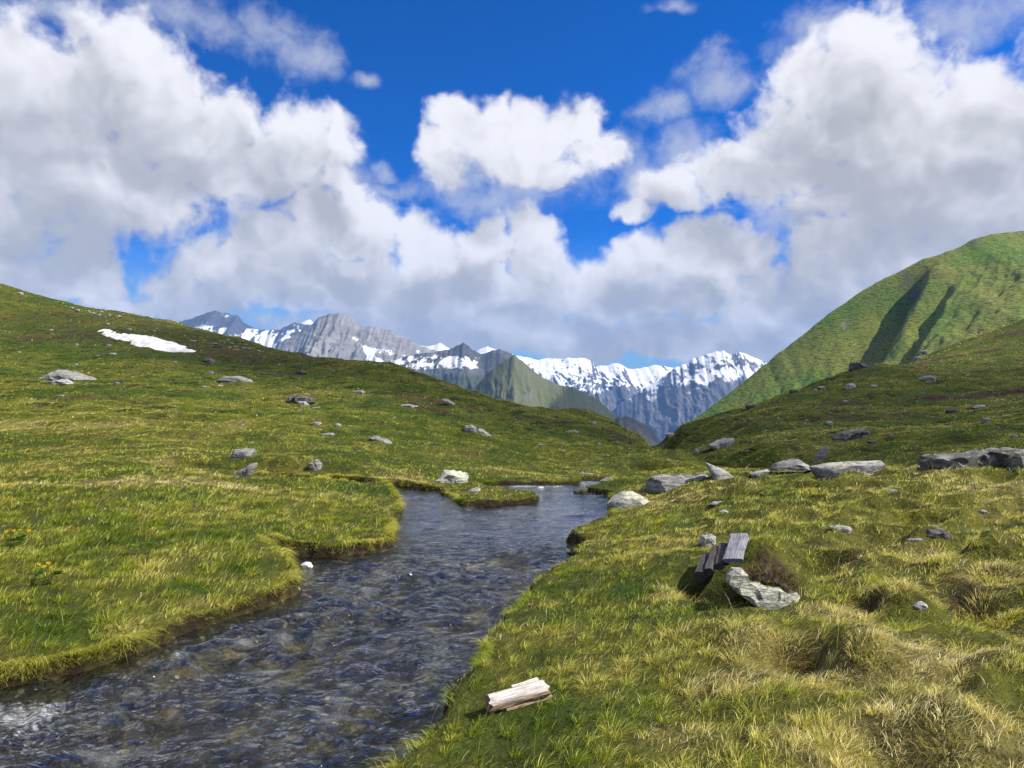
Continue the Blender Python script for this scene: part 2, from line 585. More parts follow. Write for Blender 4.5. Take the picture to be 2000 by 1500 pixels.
# hollow under the old boards, mounds round it, hollows of the eastern bank
HOLLOWS += [(1.62, 6.05, .30, -.36), (2.20, 6.85, .38, .17), (1.55, 7.05, .35, .06)]
for (hx_, hy_, hr_, hd_) in [(1900, 1160, .30, -.22), (1960, 1090, .40, .16), (1760, 1190, .26, .10), (1690, 1180, .12, -.10), (1560, 1290, .22, -.17), (1480, 1260, .30, .12), (1680, 1270, .32, .12), (1590, 1090, .3, -.12), (1960, 1320, .25, .1), (1850, 1420, .22, .12), (1760, 1460, .22, -.14), (1830, 1060, .3, .10), (1780, 1010, .25, -.08), (1500, 1130, .2, .04)]:
    a_, b_, c_ = on_ground(hx_, hy_)
    HOLLOWS.append((a_, b_, hr_, hd_))

# zones of their own colour: (px, py, rx m, ry m, dryness change, extra height)
ZONES = []
for (a, b, rx, ry, dd, hh) in [
        (420, 1050, .32, .20, -.65, .3), (640, 1050, .5, .3, -.12, .1), (120, 1235, .36, .28, -.6, .3), (360, 1150, .28, .2, -.6, .3), (480, 1110, .2, .14, -.5, .2), (280, 1060, .6, .4, -.1, .2), (730, 960, .5, .4, -.5, .2), (420, 1180, .4, .14, .45, 0), (250, 1230, .4, .16, .35, 0), (60, 1080, .4, .3, .25, .1),
        (130, 948, 1.8, .35, .75, -.2), (330, 940, 1.2, .5, .5, -.2), (430, 945, 1.0, .3, .5, -.1), (60, 920, 3, .6, .15, 0), (760, 938, .8, .4, .6, 0), (320, 905, .9, .4, .5, 0), (430, 930, .6, .25, .55, 0),
        (260, 830, 6, 1.6, .35, 0), (60, 830, 5, 1.6, .3, 0), (700, 850, 3, 1.2, -.2, 0), (330, 770, 5, 3.0, -.45, 0), (100, 650, 20, 14, -.2, 0), (200, 690, 14, 6, -.35, 0), (640, 880, 2, .8, -.25, 0),
        (1290, 1080, .5, .5, .15, 0), (1120, 1210, .35, .3, -.4, .3), (1240, 1150, .3, .25, -.55, .1), (1050, 1400, .3, .3, -.35, .25), (1100, 1480, .3, .2, -.4, .3), (1310, 1165, .18, .14, .9, .1), (1520, 1180, .16, .08, -.9, -.1),
        (1400, 960, .8, .3, .3, 0), (1900, 960, 1.2, .4, .35, 0), (1640, 960, .6, .3, .2, 0), (1460, 970, .3, .2, -.5, 0), (1210, 945, .5, .5, -.8, .2), (1600, 1000, .8, .3, -.1, 0),
        (1700, 1270, .35, .25, .75, .1), (1500, 1270, .35, .25, .65, .1), (1420, 1330, .4, .25, .5, 0), (1820, 1290, .3, .2, .6, 0), (1640, 1200, .28, .18, .6, .1), (1750, 1140, .3, .2, .55, .1), (1930, 1130, .35, .22, .65, .1), (1830, 1090, .25, .2, .5, .1),
        (1300, 1440, .3, .2, .45, 0), (1620, 1460, .3, .25, .55, .1), (1850, 1440, .3, .2, .65, .1), (1200, 1300, .35, .25, .2, 0), (1450, 1180, .5, .2, -.1, .1), (1960, 1380, .4, .3, -.1, 0)]:
    gx_, gy_, _ = on_ground(a, b)
    ZONES.append((gx_, gy_, rx, ry, dd, hh))
BROWN = []     # dark heather and peat: (x, y, r, amount)
for (a, b, r, k_) in [(1505, 1105, .19, 1.0), (1545, 1125, .14, .9), (1590, 1060, .25, .55), (1660, 1090, .25, .5), (1900, 1165, .26, .8), (1650, 1320, .2, .5), (1560, 1290, .16, .7), (1700, 1185, .10, .6), (1960, 1110, .2, .4), (1380, 1010, .2, .5), (1530, 985, .3, .25), (1730, 1120, .25, .35), (905, 882, .9, .6), (840, 800, 1.8, .8), (1640, 815, 5, .55), (1560, 815, 4, .4), (270, 640, 30, .5), (150, 620, 30, .45), (450, 690, 16, .6), (640, 712, 14, .3)]:
    gx_, gy_, _ = on_ground(a, b)
    BROWN.append((gx_, gy_, r, k_))


def zone_fields(x, y):
    dd, hh, br = np.zeros(len(x)), np.zeros(len(x)), np.zeros(len(x))
    for zx, zy, rx, ry, d_, h_ in ZONES:
        g = np.exp(-(((x - zx) / rx) ** 2 + ((y - zy) / ry) ** 2) * 1.2)
        dd += d_ * g
        hh += h_ * g
    for bx_, by_, r, k_ in BROWN:
        br = np.maximum(br, k_ * np.exp(-((x - bx_) ** 2 + (y - by_) ** 2) / (r * r)))
    return dd, hh, br


XS = axis(-5.0, 5.0, 0.055, -190, 200, 1.028)
YS = axis(2.6, 16.4, 0.052, -60, 260, 1.020)
GX, GY = np.meshgrid(XS, YS)
gx, gy = GX.ravel(), GY.ravel()
print('T ground grid', len(XS), len(YS), time.time() - T0)


def dryness(x, y):
    """0 = lush green, 1 = straw"""
    r = np.hypot(x, y)
    d = 0.37 + 0.55 * fbm(x * .55, y * .55, 4, .6, 41) + 0.25 * fbm(x * 2.3, y * 2.3, 2, .5, 42)
    d += 0.13 * sstep(0.8, 2.2, x) * (1 - sstep(14, 18, y))
    d -= 0.02 * sstep(-1.0, -2.0, x) * (1 - sstep(11, 15, y))
    d += (0.42 * fbm(x * .07, y * .12, 3, .55, 43) + .28 * fbm(x * .2, y * .34, 3, .6, 44)) * sstep(14, 30, r)
    return np.clip(d, 0, 1)


def heath(x, y):
    """brown dwarf-shrub heath and bare peat on the upper slopes"""
    r = np.hypot(x, y)
    h = fbm(x * .06, y * .09, 4, .6, 51) * 1.1 + 0.35 * fbm(x * .3, y * .3, 3, .6, 52)
    return np.clip(sstep(.12, .5, h) * sstep(28, 50, r), 0, 1)


gz, gs = ground_z(gx, gy, True)
print('T ground z', time.time() - T0)

# ================================================================== materials of the setting
def principled(n, out, **ins):
    b = n.node('ShaderNodeBsdfPrincipled', ins=ins)
    n.t.links.new(b.outputs[0], out.inputs['Surface'])
    return b


def bump(n, height, strength=0.5, dist=0.05):
    return n.node('ShaderNodeBump', ins={'Height': height, 'Strength': strength, 'Distance': dist}).outputs[0]


def mat_meadow():
    m, n, out = material('meadow_ground')
    pos = n.node('ShaderNodeNewGeometry').outputs['Position']
    dry, hea, soil, bed = n.attr('dry'), n.attr('heath'), n.attr('soil'), n.attr('bed')
    mid = n.noise(pos, 0.9, 8.0, 0.62)
    fin = n.noise(pos, 7.0, 6.0, 0.65)
    d = n.m('ADD', dry, n.m('MULTIPLY_ADD', mid, 0.9, -0.45), clamp=True)
    c = n.mix(n.ramp(d, 0.1, 0.55), (0.050, 0.088, 0.008), (0.128, 0.136, 0.015))
    c = n.mix(n.ramp(d, 0.55, 0.95), c, (0.245, 0.21, 0.06))
    c = n.mix(n.ramp(n.m('ADD', hea, n.m('MULTIPLY_ADD', mid, 1.0, -0.5)), 0.25, 0.8), c, (0.078, 0.052, 0.026))
    c = n.mix(n.ramp(fin, 0.30, 0.62), n.mix(0.75, c, (0.022, 0.022, 0.006)), c)
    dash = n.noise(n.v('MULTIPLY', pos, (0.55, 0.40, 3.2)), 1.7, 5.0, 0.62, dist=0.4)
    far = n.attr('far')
    c = n.mix(n.m('MULTIPLY', n.ramp(dash, 0.52, 0.62), n.m('MULTIPLY', far, 0.85)), c, (0.018, 0.018, 0.006))  # bare risers plus the shade under their overhangs, put into the turf colour
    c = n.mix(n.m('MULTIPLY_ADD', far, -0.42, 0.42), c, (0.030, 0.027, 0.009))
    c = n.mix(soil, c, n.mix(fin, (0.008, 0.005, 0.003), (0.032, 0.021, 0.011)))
    # stony stream bed
    vo = n.voro(pos, 9.0, 1.0, 0.6, out='Color')
    vd = n.voro(pos, 9.0, 1.0, 0.6)
    stone = n.mix(n.node('ShaderNodeSeparateColor', ins={0: vo}).outputs[0], (0.16, 0.145, 0.10), (0.50, 0.465, 0.35))
    stone = n.mix(n.ramp(vd, 0.25, 0.6), stone, (0.03, 0.026, 0.02))
    stone = n.mix(n.ramp(n.noise(pos, 2.2, 4.0, 0.6), 0.45, 0.7), stone, (0.19, 0.165, 0.06))
    c = n.mix(bed, c, stone)
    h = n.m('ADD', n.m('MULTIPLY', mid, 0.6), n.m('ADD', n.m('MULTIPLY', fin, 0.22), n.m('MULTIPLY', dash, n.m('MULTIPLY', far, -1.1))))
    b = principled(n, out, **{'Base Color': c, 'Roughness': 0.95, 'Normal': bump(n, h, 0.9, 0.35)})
    b.inputs['Specular IOR Level'].default_value = 0.15
    return m


def mat_water():
    m, n, out = material('stream_water')
    pos = n.node('ShaderNodeNewGeometry').outputs['Position']
    warp = n.v('ADD', pos, n.scale(n.noise(pos, 2.2, 3.0, 0.55, out='Color'), 0.35))
    rip = n.noise(n.v('MULTIPLY', warp, (1.0, 1.9, 1.0)), 11.0, 5.0, 0.58)
    rip2 = n.noise(n.v('MULTIPLY', warp, (1.0, 1.6, 1.0)), 38.0, 2.0, 0.5)
    h = n.m('ADD', rip, n.m('MULTIPLY', rip2, 0.30))
    nor = bump(n, h, n.mixf(n.attr('calm'), 1.0, 0.25), 0.046)
    fr = n.node('ShaderNodeFresnel', ins={'IOR': 1.50, 'Normal': nor}).outputs[0]
    gl = n.node('ShaderNodeBsdfGlossy', ins={'Color': (1, 1, 1), 'Roughness': 0.06, 'Normal': nor}).outputs[0]
    tr = n.node('ShaderNodeBsdfTransparent', ins={'Color': (0.93, 0.94, 0.88)}).outputs[0]
    mx = n.node('ShaderNodeMixShader', ins={0: fr, 1: tr, 2: gl}).outputs[0]
    foam = n.attr('foam')
    fm = n.ramp(n.m('ADD', foam, n.m('MULTIPLY_ADD', n.noise(n.v('MULTIPLY', warp, (1.0, 1.7, 1.0)), 21.0, 6.0, 0.7), 1.6, -0.8)), 0.50, 1.0)
    # bubbles carried down by the current make parts of the water milky
    st = n.noise(n.v('MULTIPLY', warp, (1.0, 1.5, 1.0)), 2.4, 7.0, 0.68)
    air = n.m('MULTIPLY', n.ramp(st, 0.53, 0.74), 0.28)
    ad = n.node('ShaderNodeBsdfDiffuse', ins={'Color': (0.42, 0.44, 0.42), 'Normal': nor}).outputs[0]
    mx = n.node('ShaderNodeMixShader', ins={0: air, 1: mx, 2: ad}).outputs[0]
    df = n.node('ShaderNodeBsdfDiffuse', ins={'Color': (0.62, 0.66, 0.68)}).outputs[0]
    mx = n.node('ShaderNodeMixShader', ins={0: n.m('MULTIPLY', fm, 0.7), 1: mx, 2: df}).outputs[0]
    n.t.links.new(mx, out.inputs['Surface'])
    return m


def mat_mountain(name, rock, rock2, green, scale, snow_c=(0.80, 0.82, 0.85), sb=0.5):
    m, n, out = material(name)
    pos = n.node('ShaderNodeNewGeometry').outputs['Position']
    a = n.noise(n.v('MULTIPLY', pos, (1.0, 1.0, 1.6)), scale, 8.0, 0.62)
    b = n.noise(pos, scale * 5, 6.0, 0.65)
    c = n.mix(n.ramp(a, 0.3, 0.7), rock, rock2)
    c = n.mix(n.ramp(b, 0.3, 0.6), n.mix(0.4, c, (0.02, 0.02, 0.02)), c)
    g = n.m('ADD', n.attr('green'), n.m('MULTIPLY_ADD', a, 0.9, -0.45))
    gc = n.mix(b, n.mix(0.5, green, (0.03, 0.04, 0.01)), green)
    c = n.mix(n.ramp(g, 0.35, 0.65), c, gc)
    s = n.m('ADD', n.attr('snow'), n.m('ADD', n.m('MULTIPLY_ADD', a, 0.9, -0.45), n.m('MULTIPLY_ADD', b, sb, -sb / 2)))
    sm = n.ramp(s, 0.46, 0.56)
    c = n.mix(sm, c, snow_c)
    h = n.m('ADD', a, n.m('MULTIPLY', b, 0.4))
    principled(n, out, **{'Base Color': c, 'Roughness': 0.9, 'Normal': bump(n, h, n.mixf(sm, 0.8, 0.2), 0.25 / scale * 0.35)})
    return m


def mat_green_slope():
    m, n, out = material('green_mountain_turf')
    pos = n.node('ShaderNodeNewGeometry').outputs['Position']
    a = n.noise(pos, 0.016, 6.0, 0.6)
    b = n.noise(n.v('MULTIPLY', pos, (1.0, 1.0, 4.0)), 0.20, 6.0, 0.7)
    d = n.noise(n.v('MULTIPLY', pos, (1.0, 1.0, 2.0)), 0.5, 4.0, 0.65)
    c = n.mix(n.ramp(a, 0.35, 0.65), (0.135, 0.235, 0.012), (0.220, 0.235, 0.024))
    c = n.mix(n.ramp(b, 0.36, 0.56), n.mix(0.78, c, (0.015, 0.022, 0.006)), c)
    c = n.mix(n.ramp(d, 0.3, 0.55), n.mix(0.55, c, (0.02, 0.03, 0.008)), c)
    r = n.m('ADD', n.attr('rock'), n.m('MULTIPLY_ADD', b, 1.2, -0.6))
    c = n.mix(n.ramp(r, 0.45, 0.75), c, n.mix(d, (0.05, 0.045, 0.035), (0.16, 0.145, 0.12)))
    sc = n.m('ADD', n.attr('scree'), n.m('MULTIPLY_ADD', b, 1.2, -0.6))
    c = n.mix(n.ramp(sc, 0.45, 0.75), c, (0.30, 0.285, 0.26))
    principled(n, out, **{'Base Color': c, 'Roughness': 0.95, 'Normal': bump(n, n.m('ADD', b, n.m('MULTIPLY', d, 0.4)), 0.9, 2.2)})
    return m


# ================================================================== meadow
s_in = 1 - sstep(-0.06, 0.0, gs)
soil = sstep(-0.05, 0.0, gs) * (1 - sstep(0.035, 0.075, gs))
_zd, _zh, _zb = zone_fields(gx, gy)
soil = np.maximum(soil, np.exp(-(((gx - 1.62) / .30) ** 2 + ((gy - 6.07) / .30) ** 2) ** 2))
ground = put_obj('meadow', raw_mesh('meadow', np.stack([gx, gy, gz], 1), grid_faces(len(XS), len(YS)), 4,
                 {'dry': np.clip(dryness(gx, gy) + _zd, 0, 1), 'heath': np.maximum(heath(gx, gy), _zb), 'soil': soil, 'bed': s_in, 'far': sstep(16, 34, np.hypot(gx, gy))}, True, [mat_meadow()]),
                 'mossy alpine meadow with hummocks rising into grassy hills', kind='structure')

# ================================================================== stream water
WXS = np.arange(-5.6, 3.0, 0.03)
WYS = np.concatenate([np.arange(0.6, 9.5, 0.026), np.arange(9.5, 20.4, 0.045)])
WX, WY = np.meshgrid(WXS, WYS)
wx, wy = WX.ravel(), WY.ravel()
ws = stream_sdf(wx, wy)
amp = sstep(0.0, 0.5, -ws) * (1 - 0.80 * sstep(7.5, 11.0, wy))
# choppy standing waves, crests across the current, broken by stones underneath
qx = wx + 0.25 * fbm(wx * .9, wy * .9, 3, .5, 61)
qy = wy + 0.25 * fbm(wx * .9, wy * .9, 3, .5, 62)
wz = 0.090 * fbm(qx * 1.2, qy * 1.9, 3, .55, 63) + 0.095 * (0.3 - np.abs(pnoise(qx * 1.9, qy * 3.2, 64))) + 0.030 * (0.3 - np.abs(pnoise(qx * 4.4, qy * 7.0, 65)))
wz += 0.010 * pnoise(qx * 10, qy * 16, 66)
rapid = sstep(-.05, .45, fbm(wx * .55, wy * .75, 3, .5, 67))
wz = wz * amp * (0.60 + 1.0 * rapid) + water_level(wx, wy)
foam = np.clip(sstep(0.055, 0.150, wz - water_level(wx, wy)) * (0.40 + .6 * rapid), 0, 1) * sstep(0.05, .3, -ws) + .22 * rapid * sstep(.05, .3, -ws)
for (fx, fy, fr, fa) in [(760, 1132, .35, .5), (60, 1400, .5, .65), (90, 1470, .4, .5), (640, 1190, .35, .35), (1020, 950, .35, .9), (850, 1120, .3, .3), (930, 1290, .25, .3), (350, 1340, .4, .25), (1085, 950, .3, .8)]:
    ox, oy = W(fx, fy)
    foam += fa * np.exp(-((wx - ox) ** 2 + ((wy - oy) * 1.6) ** 2) / (fr * fr))
wf = grid_faces(len(WXS), len(WYS))
keep = (ws[wf] < 0.07).any(1) & (np.abs(ws[wf]) < 8).all(1)
wf = wf[keep]
used = np.unique(wf)
remap = np.zeros(len(wx), np.int64)
remap[used] = np.arange(len(used))
water = put_obj('stream_water', raw_mesh('stream_water', np.stack([wx, wy, wz], 1)[used], remap[wf], 4, {'foam': np.clip(foam[used], 0, .66), 'calm': sstep(7.5, 11.5, wy)[used]}, True, [mat_water()]),
                'clear rippling mountain stream winding through the meadow', kind='structure')
print('T water', time.time() - T0, len(used))


# ================================================================== far mountains
def make_range(name, label, sky, Yc, front, back, slope, nx, ny, mat, jag=2.0, rib=1.0, seed=0, snow=None, green=None, power=1.0, lam=0.06, tilt=0.0):
    sky = np.array(sky, float)
    px = np.linspace(sky[0, 0], sky[-1, 0], nx)
    py = np.interp(px, sky[:, 0], sky[:, 1])
    fx = px / 100.0
    py = py - jag * (fbm(fx * 2.2, fx * 0 + seed, 5, .62, seed) * 1.6 + np.abs(pnoise(fx * 5, fx * 0, seed + 3)) * 1.2 + .8 * pnoise(fx * 14, fx * 0, seed + 4) - .5)
    tt = np.concatenate([-np.linspace(1, 0, ny // 4, endpoint=False) ** 1.2 * back, np.linspace(0, 1, ny) ** 1.25 * front])
    PX, T = np.meshgrid(px, tt)
    cz = np.meshgrid(CAM_Z + (750 - py) / F * Yc, tt)[0]
    X = (PX - 1000) / F * Yc
    X = X + tilt * np.abs(T)
    L = Yc * lam
    at = np.abs(T)
    drop = slope * front * (at / front) ** power
    q = fbm(X / L * .6, T / L * .6, 3, .5, seed + 9) * .35
    r = ridged(X / L * 1.15 + q, T / L * .42 + q, 6, .60, seed + 20)
    r2 = ridged(X / L * 3.2 + q * 2, T / L * 1.2, 4, .55, seed + 40)
    amp_ = np.minimum(drop * .42, L * .30) * rib
    Z = cz - drop + amp_ * (r - .75) + amp_ * .22 * (r2 - .5) + amp_ * .22 * fbm(X / L * 7, T / L * 5, 4, .6, seed + 60)
    Y = Yc - T
    dzx = np.gradient(Z, axis=1) / np.gradient(X, axis=1)
    dzy = np.gradient(Z, axis=0) / np.gradient(T, axis=0)
    steep = np.hypot(dzx, dzy)
    py_ = 750 - (Z - CAM_Z) / Y * F
    px_ = 1000 + X / Y * F
    zero = np.zeros(X.shape)
    attrs = {'snow': (snow(px_, py_, steep, dzx, r, r2) if snow else zero).ravel(), 'green': (green(px_, py_, steep, dzx, r, r2) if green else zero).ravel()}
    me = raw_mesh(name, np.stack([X.ravel(), Y.ravel(), Z.ravel()], 1), grid_faces(nx, len(tt))[:, ::-1], 4, attrs, True, [mat])
    return put_obj(name, me, label, kind='structure')


M_blue = mat_mountain('blue_rock', (0.055, 0.06, 0.07), (0.10, 0.105, 0.115), (0.05, 0.07, 0.03), 0.004)
M_grey = mat_mountain('grey_limestone', (0.17, 0.165, 0.155), (0.30, 0.285, 0.26), (0.08, 0.09, 0.045), 0.006)
M_dark = mat_mountain('dark_rock', (0.045, 0.05, 0.05), (0.11, 0.11, 0.11), (0.045, 0.06, 0.028), 0.006)
M_pyr = mat_mountain('green_peak', (0.10, 0.095, 0.07), (0.17, 0.16, 0.12), (0.115, 0.125, 0.05), 0.012)
M_snow = mat_mountain('glacier_rock', (0.08, 0.085, 0.10), (0.16, 0.16, 0.17), (0.05, 0.065, 0.035), 0.0026, sb=0.3)

make_range('mountain_ridge', 'dark blue rock ridge with thin snow gullies, its top in cloud',
           [(180, 660), (300, 640), (330, 630), (372, 622), (400, 612), (420, 606), (437, 612), (466, 615), (476, 632), (498, 640), (520, 645), (545, 643), (577, 628), (590, 632), (640, 640), (760, 660), (900, 700)],
           7600, 1500, 900, .62, 260, 110, M_blue, jag=2.5, seed=101,
           snow=lambda px, py, st, dx, r, r2: .30 * sstep(628, 655, py) + .22 * (r2 < .45) + .16 * (r < .55) - .03)
make_range('snow_peak', 'distant white snow peak just showing behind the dark ridges',
           [(560, 680), (590, 628), (605, 624), (625, 640), (700, 668), (780, 672), (835, 676), (860, 670), (885, 684), (920, 690), (952, 676), (985, 690), (1040, 700)],
           9200, 900, 600, .6, 160, 60, M_snow, jag=1.5, seed=131, snow=lambda px, py, st, dx, r, r2: .62 + 0 * px)
make_range('grey_mountain', 'pale grey limestone mountain with snow gullies, summit touched by cloud',
           [(480, 720), (530, 688), (548, 668), (575, 655), (600, 638), (622, 620), (642, 612), (662, 612), (690, 622), (700, 636), (716, 638), (732, 638), (765, 645), (790, 660), (835, 680), (900, 700), (1000, 730)],
           5600, 1500, 900, .62, 320, 150, M_grey, jag=2.2, seed=151, rib=1.15,
           snow=lambda px, py, st, dx, r, r2: .36 * sstep(655, 695, py) * sstep(640, 700, px) + .34 * np.exp(-((px - 690 - (py - 655) * .9) / 11) ** 2) * sstep(640, 660, py) + .16 * (r < .5) + .1 * (r2 < .4) - .04,
           green=lambda px, py, st, dx, r, r2: .25 * sstep(690, 730, py))
make_range('dark_mountain', 'dark rocky peaks dappled with snow above a shadowed forest slope',
           [(640, 760), (700, 725), (760, 705), (820, 690), (868, 684), (890, 676), (905, 668), (922, 682), (940, 692), (960, 684), (983, 684), (998, 690), (1020, 720), (1080, 760), (1150, 790)],
           4300, 1300, 800, .60, 300, 130, M_dark, jag=2.6, seed=171,
           snow=lambda px, py, st, dx, r, r2: (.36 + .14 * (r < .6) + .10 * (r2 < .5)) * sstep(684, 700, py) * (1 - sstep(712, 738, py)) * (1 - sstep(930, 960, px)),
           green=lambda px, py, st, dx, r, r2: .8 * sstep(718, 745, py))
make_range('glacier_range', 'broad white glacier range across the head of the valley',
           [(900, 720), (960, 700), (1010, 696), (1050, 702), (1075, 700), (1095, 700), (1112, 698), (1140, 698), (1152, 704), (1164, 716), (1185, 713), (1200, 709), (1215, 712), (1230, 722), (1265, 716), (1280, 712), (1300, 714), (1340, 722), (1420, 740), (1500, 760)],
           9000, 2600, 1000, .42, 380, 150, M_snow, jag=1.8, seed=191, rib=1.1, power=1.1,
           snow=lambda px, py, st, dx, r, r2: 0.66 - .40 * sstep(.70, 1.0, st) - .36 * sstep(752, 795, py) - .30 * sstep(.66, .88, r) - .14 * sstep(.7, .9, r2))
make_range('snow_mountain', 'snow streaked mountain with a dark blue lower flank right of the glacier',
           [(1195, 800), (1230, 776), (1262, 756), (1290, 738), (1320, 718), (1340, 708), (1355, 700), (1375, 694), (1400, 684), (1412, 684), (1430, 692), (1445, 688), (1470, 696), (1490, 706), (1540, 728), (1600, 750), (1700, 780)],
           7400, 1700, 900, .62, 360, 150, M_snow, jag=2.2, seed=211, rib=.5, tilt=-.15,
           snow=lambda px, py, st, dx, r, r2: .60 - .36 * sstep(.56, .8, r) - .20 * sstep(.6, .85, r2) - .10 * sstep(.85, 1.2, st) - .36 * sstep(0, 75, py - (702 + (1480 - px) * .22)))
make_range('green_pyramid_peak', 'pointed green pyramid peak with a long ridge falling to the right',
           [(850, 800), (905, 772), (935, 748), (960, 722), (985, 704), (1004, 693), (1018, 704), (1040, 722), (1065, 740), (1092, 752), (1118, 756), (1140, 766), (1165, 778), (1190, 800), (1212, 818), (1236, 826), (1262, 834), (1280, 850), (1310, 880), (1360, 920)],
           2700, 900, 500, .70, 320, 140, M_pyr, jag=1.5, seed=231, rib=.75, lam=.05,
           green=lambda px, py, st, dx, r, r2: .75 - .35 * sstep(.9, 1.3, st) + .3 * (r < .6))
make_range('rocky_spur', 'small dark rocky spur low in the valley gap',
           [(1120, 880), (1160, 850), (1190, 826), (1205, 815), (1222, 812), (1240, 818), (1262, 830), (1280, 848), (1300, 880), (1340, 920)],
           1700, 400, 300, .8, 120, 60, M_dark, jag=2.0, seed=251, lam=.05, green=lambda px, py, st, dx, r, r2: .4 + 0 * px)
print('T ranges', time.time() - T0)


# ------------------------------------------------------------------ the big green mountain to the east
def green_mountain():
    sky = np.array([(1230, 905), (1290, 868), (1330, 836), (1400, 786), (1450, 748), (1480, 722), (1500, 708), (1520, 690), (1560, 660), (1620, 612), (1680, 570), (1720, 548), (1760, 528), (1800, 508), (1850, 492), (1868, 486),
                    (1900, 466), (1940, 457), (2000, 450), (2100, 440), (2300, 420), (2600, 400)], float)
    Yc, nx = 900.0, 420
    px = np.linspace(1230, 2600, nx)
    py = np.interp(px, sky[:, 0], sky[:, 1]) + 3.4 * fbm(px / 26, px * 0, 5, .66, 301)
    tt = np.concatenate([-np.linspace(1, 0, 30, endpoint=False) * 300, np.linspace(0, 1, 200) * 420])
    PX, T = np.meshgrid(px, tt)
    cz = np.meshgrid(CAM_Z + (750 - py) / F * Yc, tt)[0]
    X = (PX - 1000) / F * Yc
    at = np.abs(T)
    Z = cz - np.where(T > 0, .52 * at - .00028 * at * at, 1.0 * at)
    c = (X * .55 + T * .62) / .83
    a = (-X * .62 + T * .55) / .83
    c = c + 7 * fbm(X / 60, T / 60, 3, .5, 303)
    fade = sstep(6, 75, T)
    grow = sstep(-430, -250, a)
    for (cr, H, w, tail, lo, hi) in [(336, 46, 26, 44, -490, -150), (370, 20, 13, 26, -345, -160), (300, 3, 12, 30, -300, -120), (430, 3, 20, 60, -420, -120), (500, 4, 26, 70, -520, -160), (570, 8, 18, 80, -600, -200), (246, 3, 12, 40, -250, -50)]:
        prof = -(1 - sstep(cr - w, cr, c)) * np.exp(-np.maximum(0, cr - w - c) / tail)
        Z += H * prof * sstep(0, 22, T) * sstep(lo, lo + 90, a) * (1 - sstep(hi - 60, hi, a))
    Z += (.25 + .75 * fade) * sstep(0, 12, T) * (5.0 * fbm(X / 45, T / 45, 4, .55, 305) + 5.5 * (.1 - np.abs(pnoise(c / 17, a / 75, 306))) + 2.6 * (.1 - np.abs(pnoise(c / 6.5, a / 30, 308))) + 2.2 * fbm(X / 8, T / 8, 4, .6, 307))
    Y = Yc - T
    gxx = np.gradient(Z, axis=1) / np.gradient(X, axis=1)
    gyy = np.gradient(Z, axis=0) / np.gradient(T, axis=0)
    steep = np.hypot(gxx, gyy)
    py_ = 750 - (Z - CAM_Z) / Y * F
    px_ = 1000 + X / Y * F
    rock = .35 * sstep(2.0, 2.8, steep) + .50 * np.exp(-np.maximum(T, 0) / 5.0) * (fbm(X / 14, T / 14, 3, .6, 311) > .02) + .16 * sstep(.10, .4, fbm(X / 30, T / 30, 4, .6, 312)) + .5 * np.exp(-((px_ - 1800) / 25) ** 2 - ((py_ - 575) / 30) ** 2) + .35 * np.exp(-((px_ - 1835) / 30) ** 2 - ((py_ - 630) / 35) ** 2) + .5 * np.exp(-((px_ - 1905) / 18) ** 2 - ((py_ - 470) / 18) ** 2)
    scree = .62 * np.exp(-((px_ - 1650) / 18) ** 2 - ((py_ - 634) / 20) ** 2) + .5 * np.exp(-((px_ - 1848) / 12) ** 2 - ((py_ - 628) / 10) ** 2)
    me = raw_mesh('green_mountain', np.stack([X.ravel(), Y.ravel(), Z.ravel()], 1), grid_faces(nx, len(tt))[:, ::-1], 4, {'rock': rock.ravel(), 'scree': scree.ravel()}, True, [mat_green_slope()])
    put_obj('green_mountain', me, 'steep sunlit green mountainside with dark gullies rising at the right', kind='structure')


green_mountain()

# ------------------------------------------------------------------ valley floor far below, out to the horizon
mv, nv, ov = material('valley_floor')
pv = nv.node('ShaderNodeNewGeometry').outputs['Position']
principled(nv, ov, **{'Base Color': nv.mix(nv.noise(pv, 0.003, 8.0, 0.6), (0.03, 0.05, 0.015), (0.08, 0.09, 0.03)), 'Roughness': 0.95})
R_ = 24000.0
put_obj('valley_floor', raw_mesh('valley_floor', np.array([(-R_, -R_, -760), (R_, -R_, -760), (R_, R_, -760), (-R_, R_, -760)]), np.array([[0, 1, 2, 3]]), 4, None, False, [mv]),
        'green valley floor far below the meadow', kind='structure')

# ------------------------------------------------------------------ mountain air
mh, nh, oh = material('mountain_air')
vol = nh.node('ShaderNodeVolumePrincipled', ins={'Color': (0.16, 0.44, 1.0), 'Density': 5.2e-5, 'Anisotropy': 0.0})
nh.t.links.new(vol.outputs[0], oh.inputs['Volume'])
hb = np.array([(x, y, z) for z in (-800.0, 900.0) for y in (-300.0, 11500.0) for x in (-9000.0, 9000.0)])
hf = np.array([[0, 2, 3, 1], [4, 5, 7, 6], [0, 1, 5, 4], [2, 6, 7, 3], [0, 4, 6, 2], [1, 3, 7, 5]])
put_obj('haze', raw_mesh('haze', hb, hf, 4, None, False, [mh]), 'thin bluish mountain air over the whole valley', kind='stuff')

# ================================================================== rocks
from mathutils import noise as mnoise


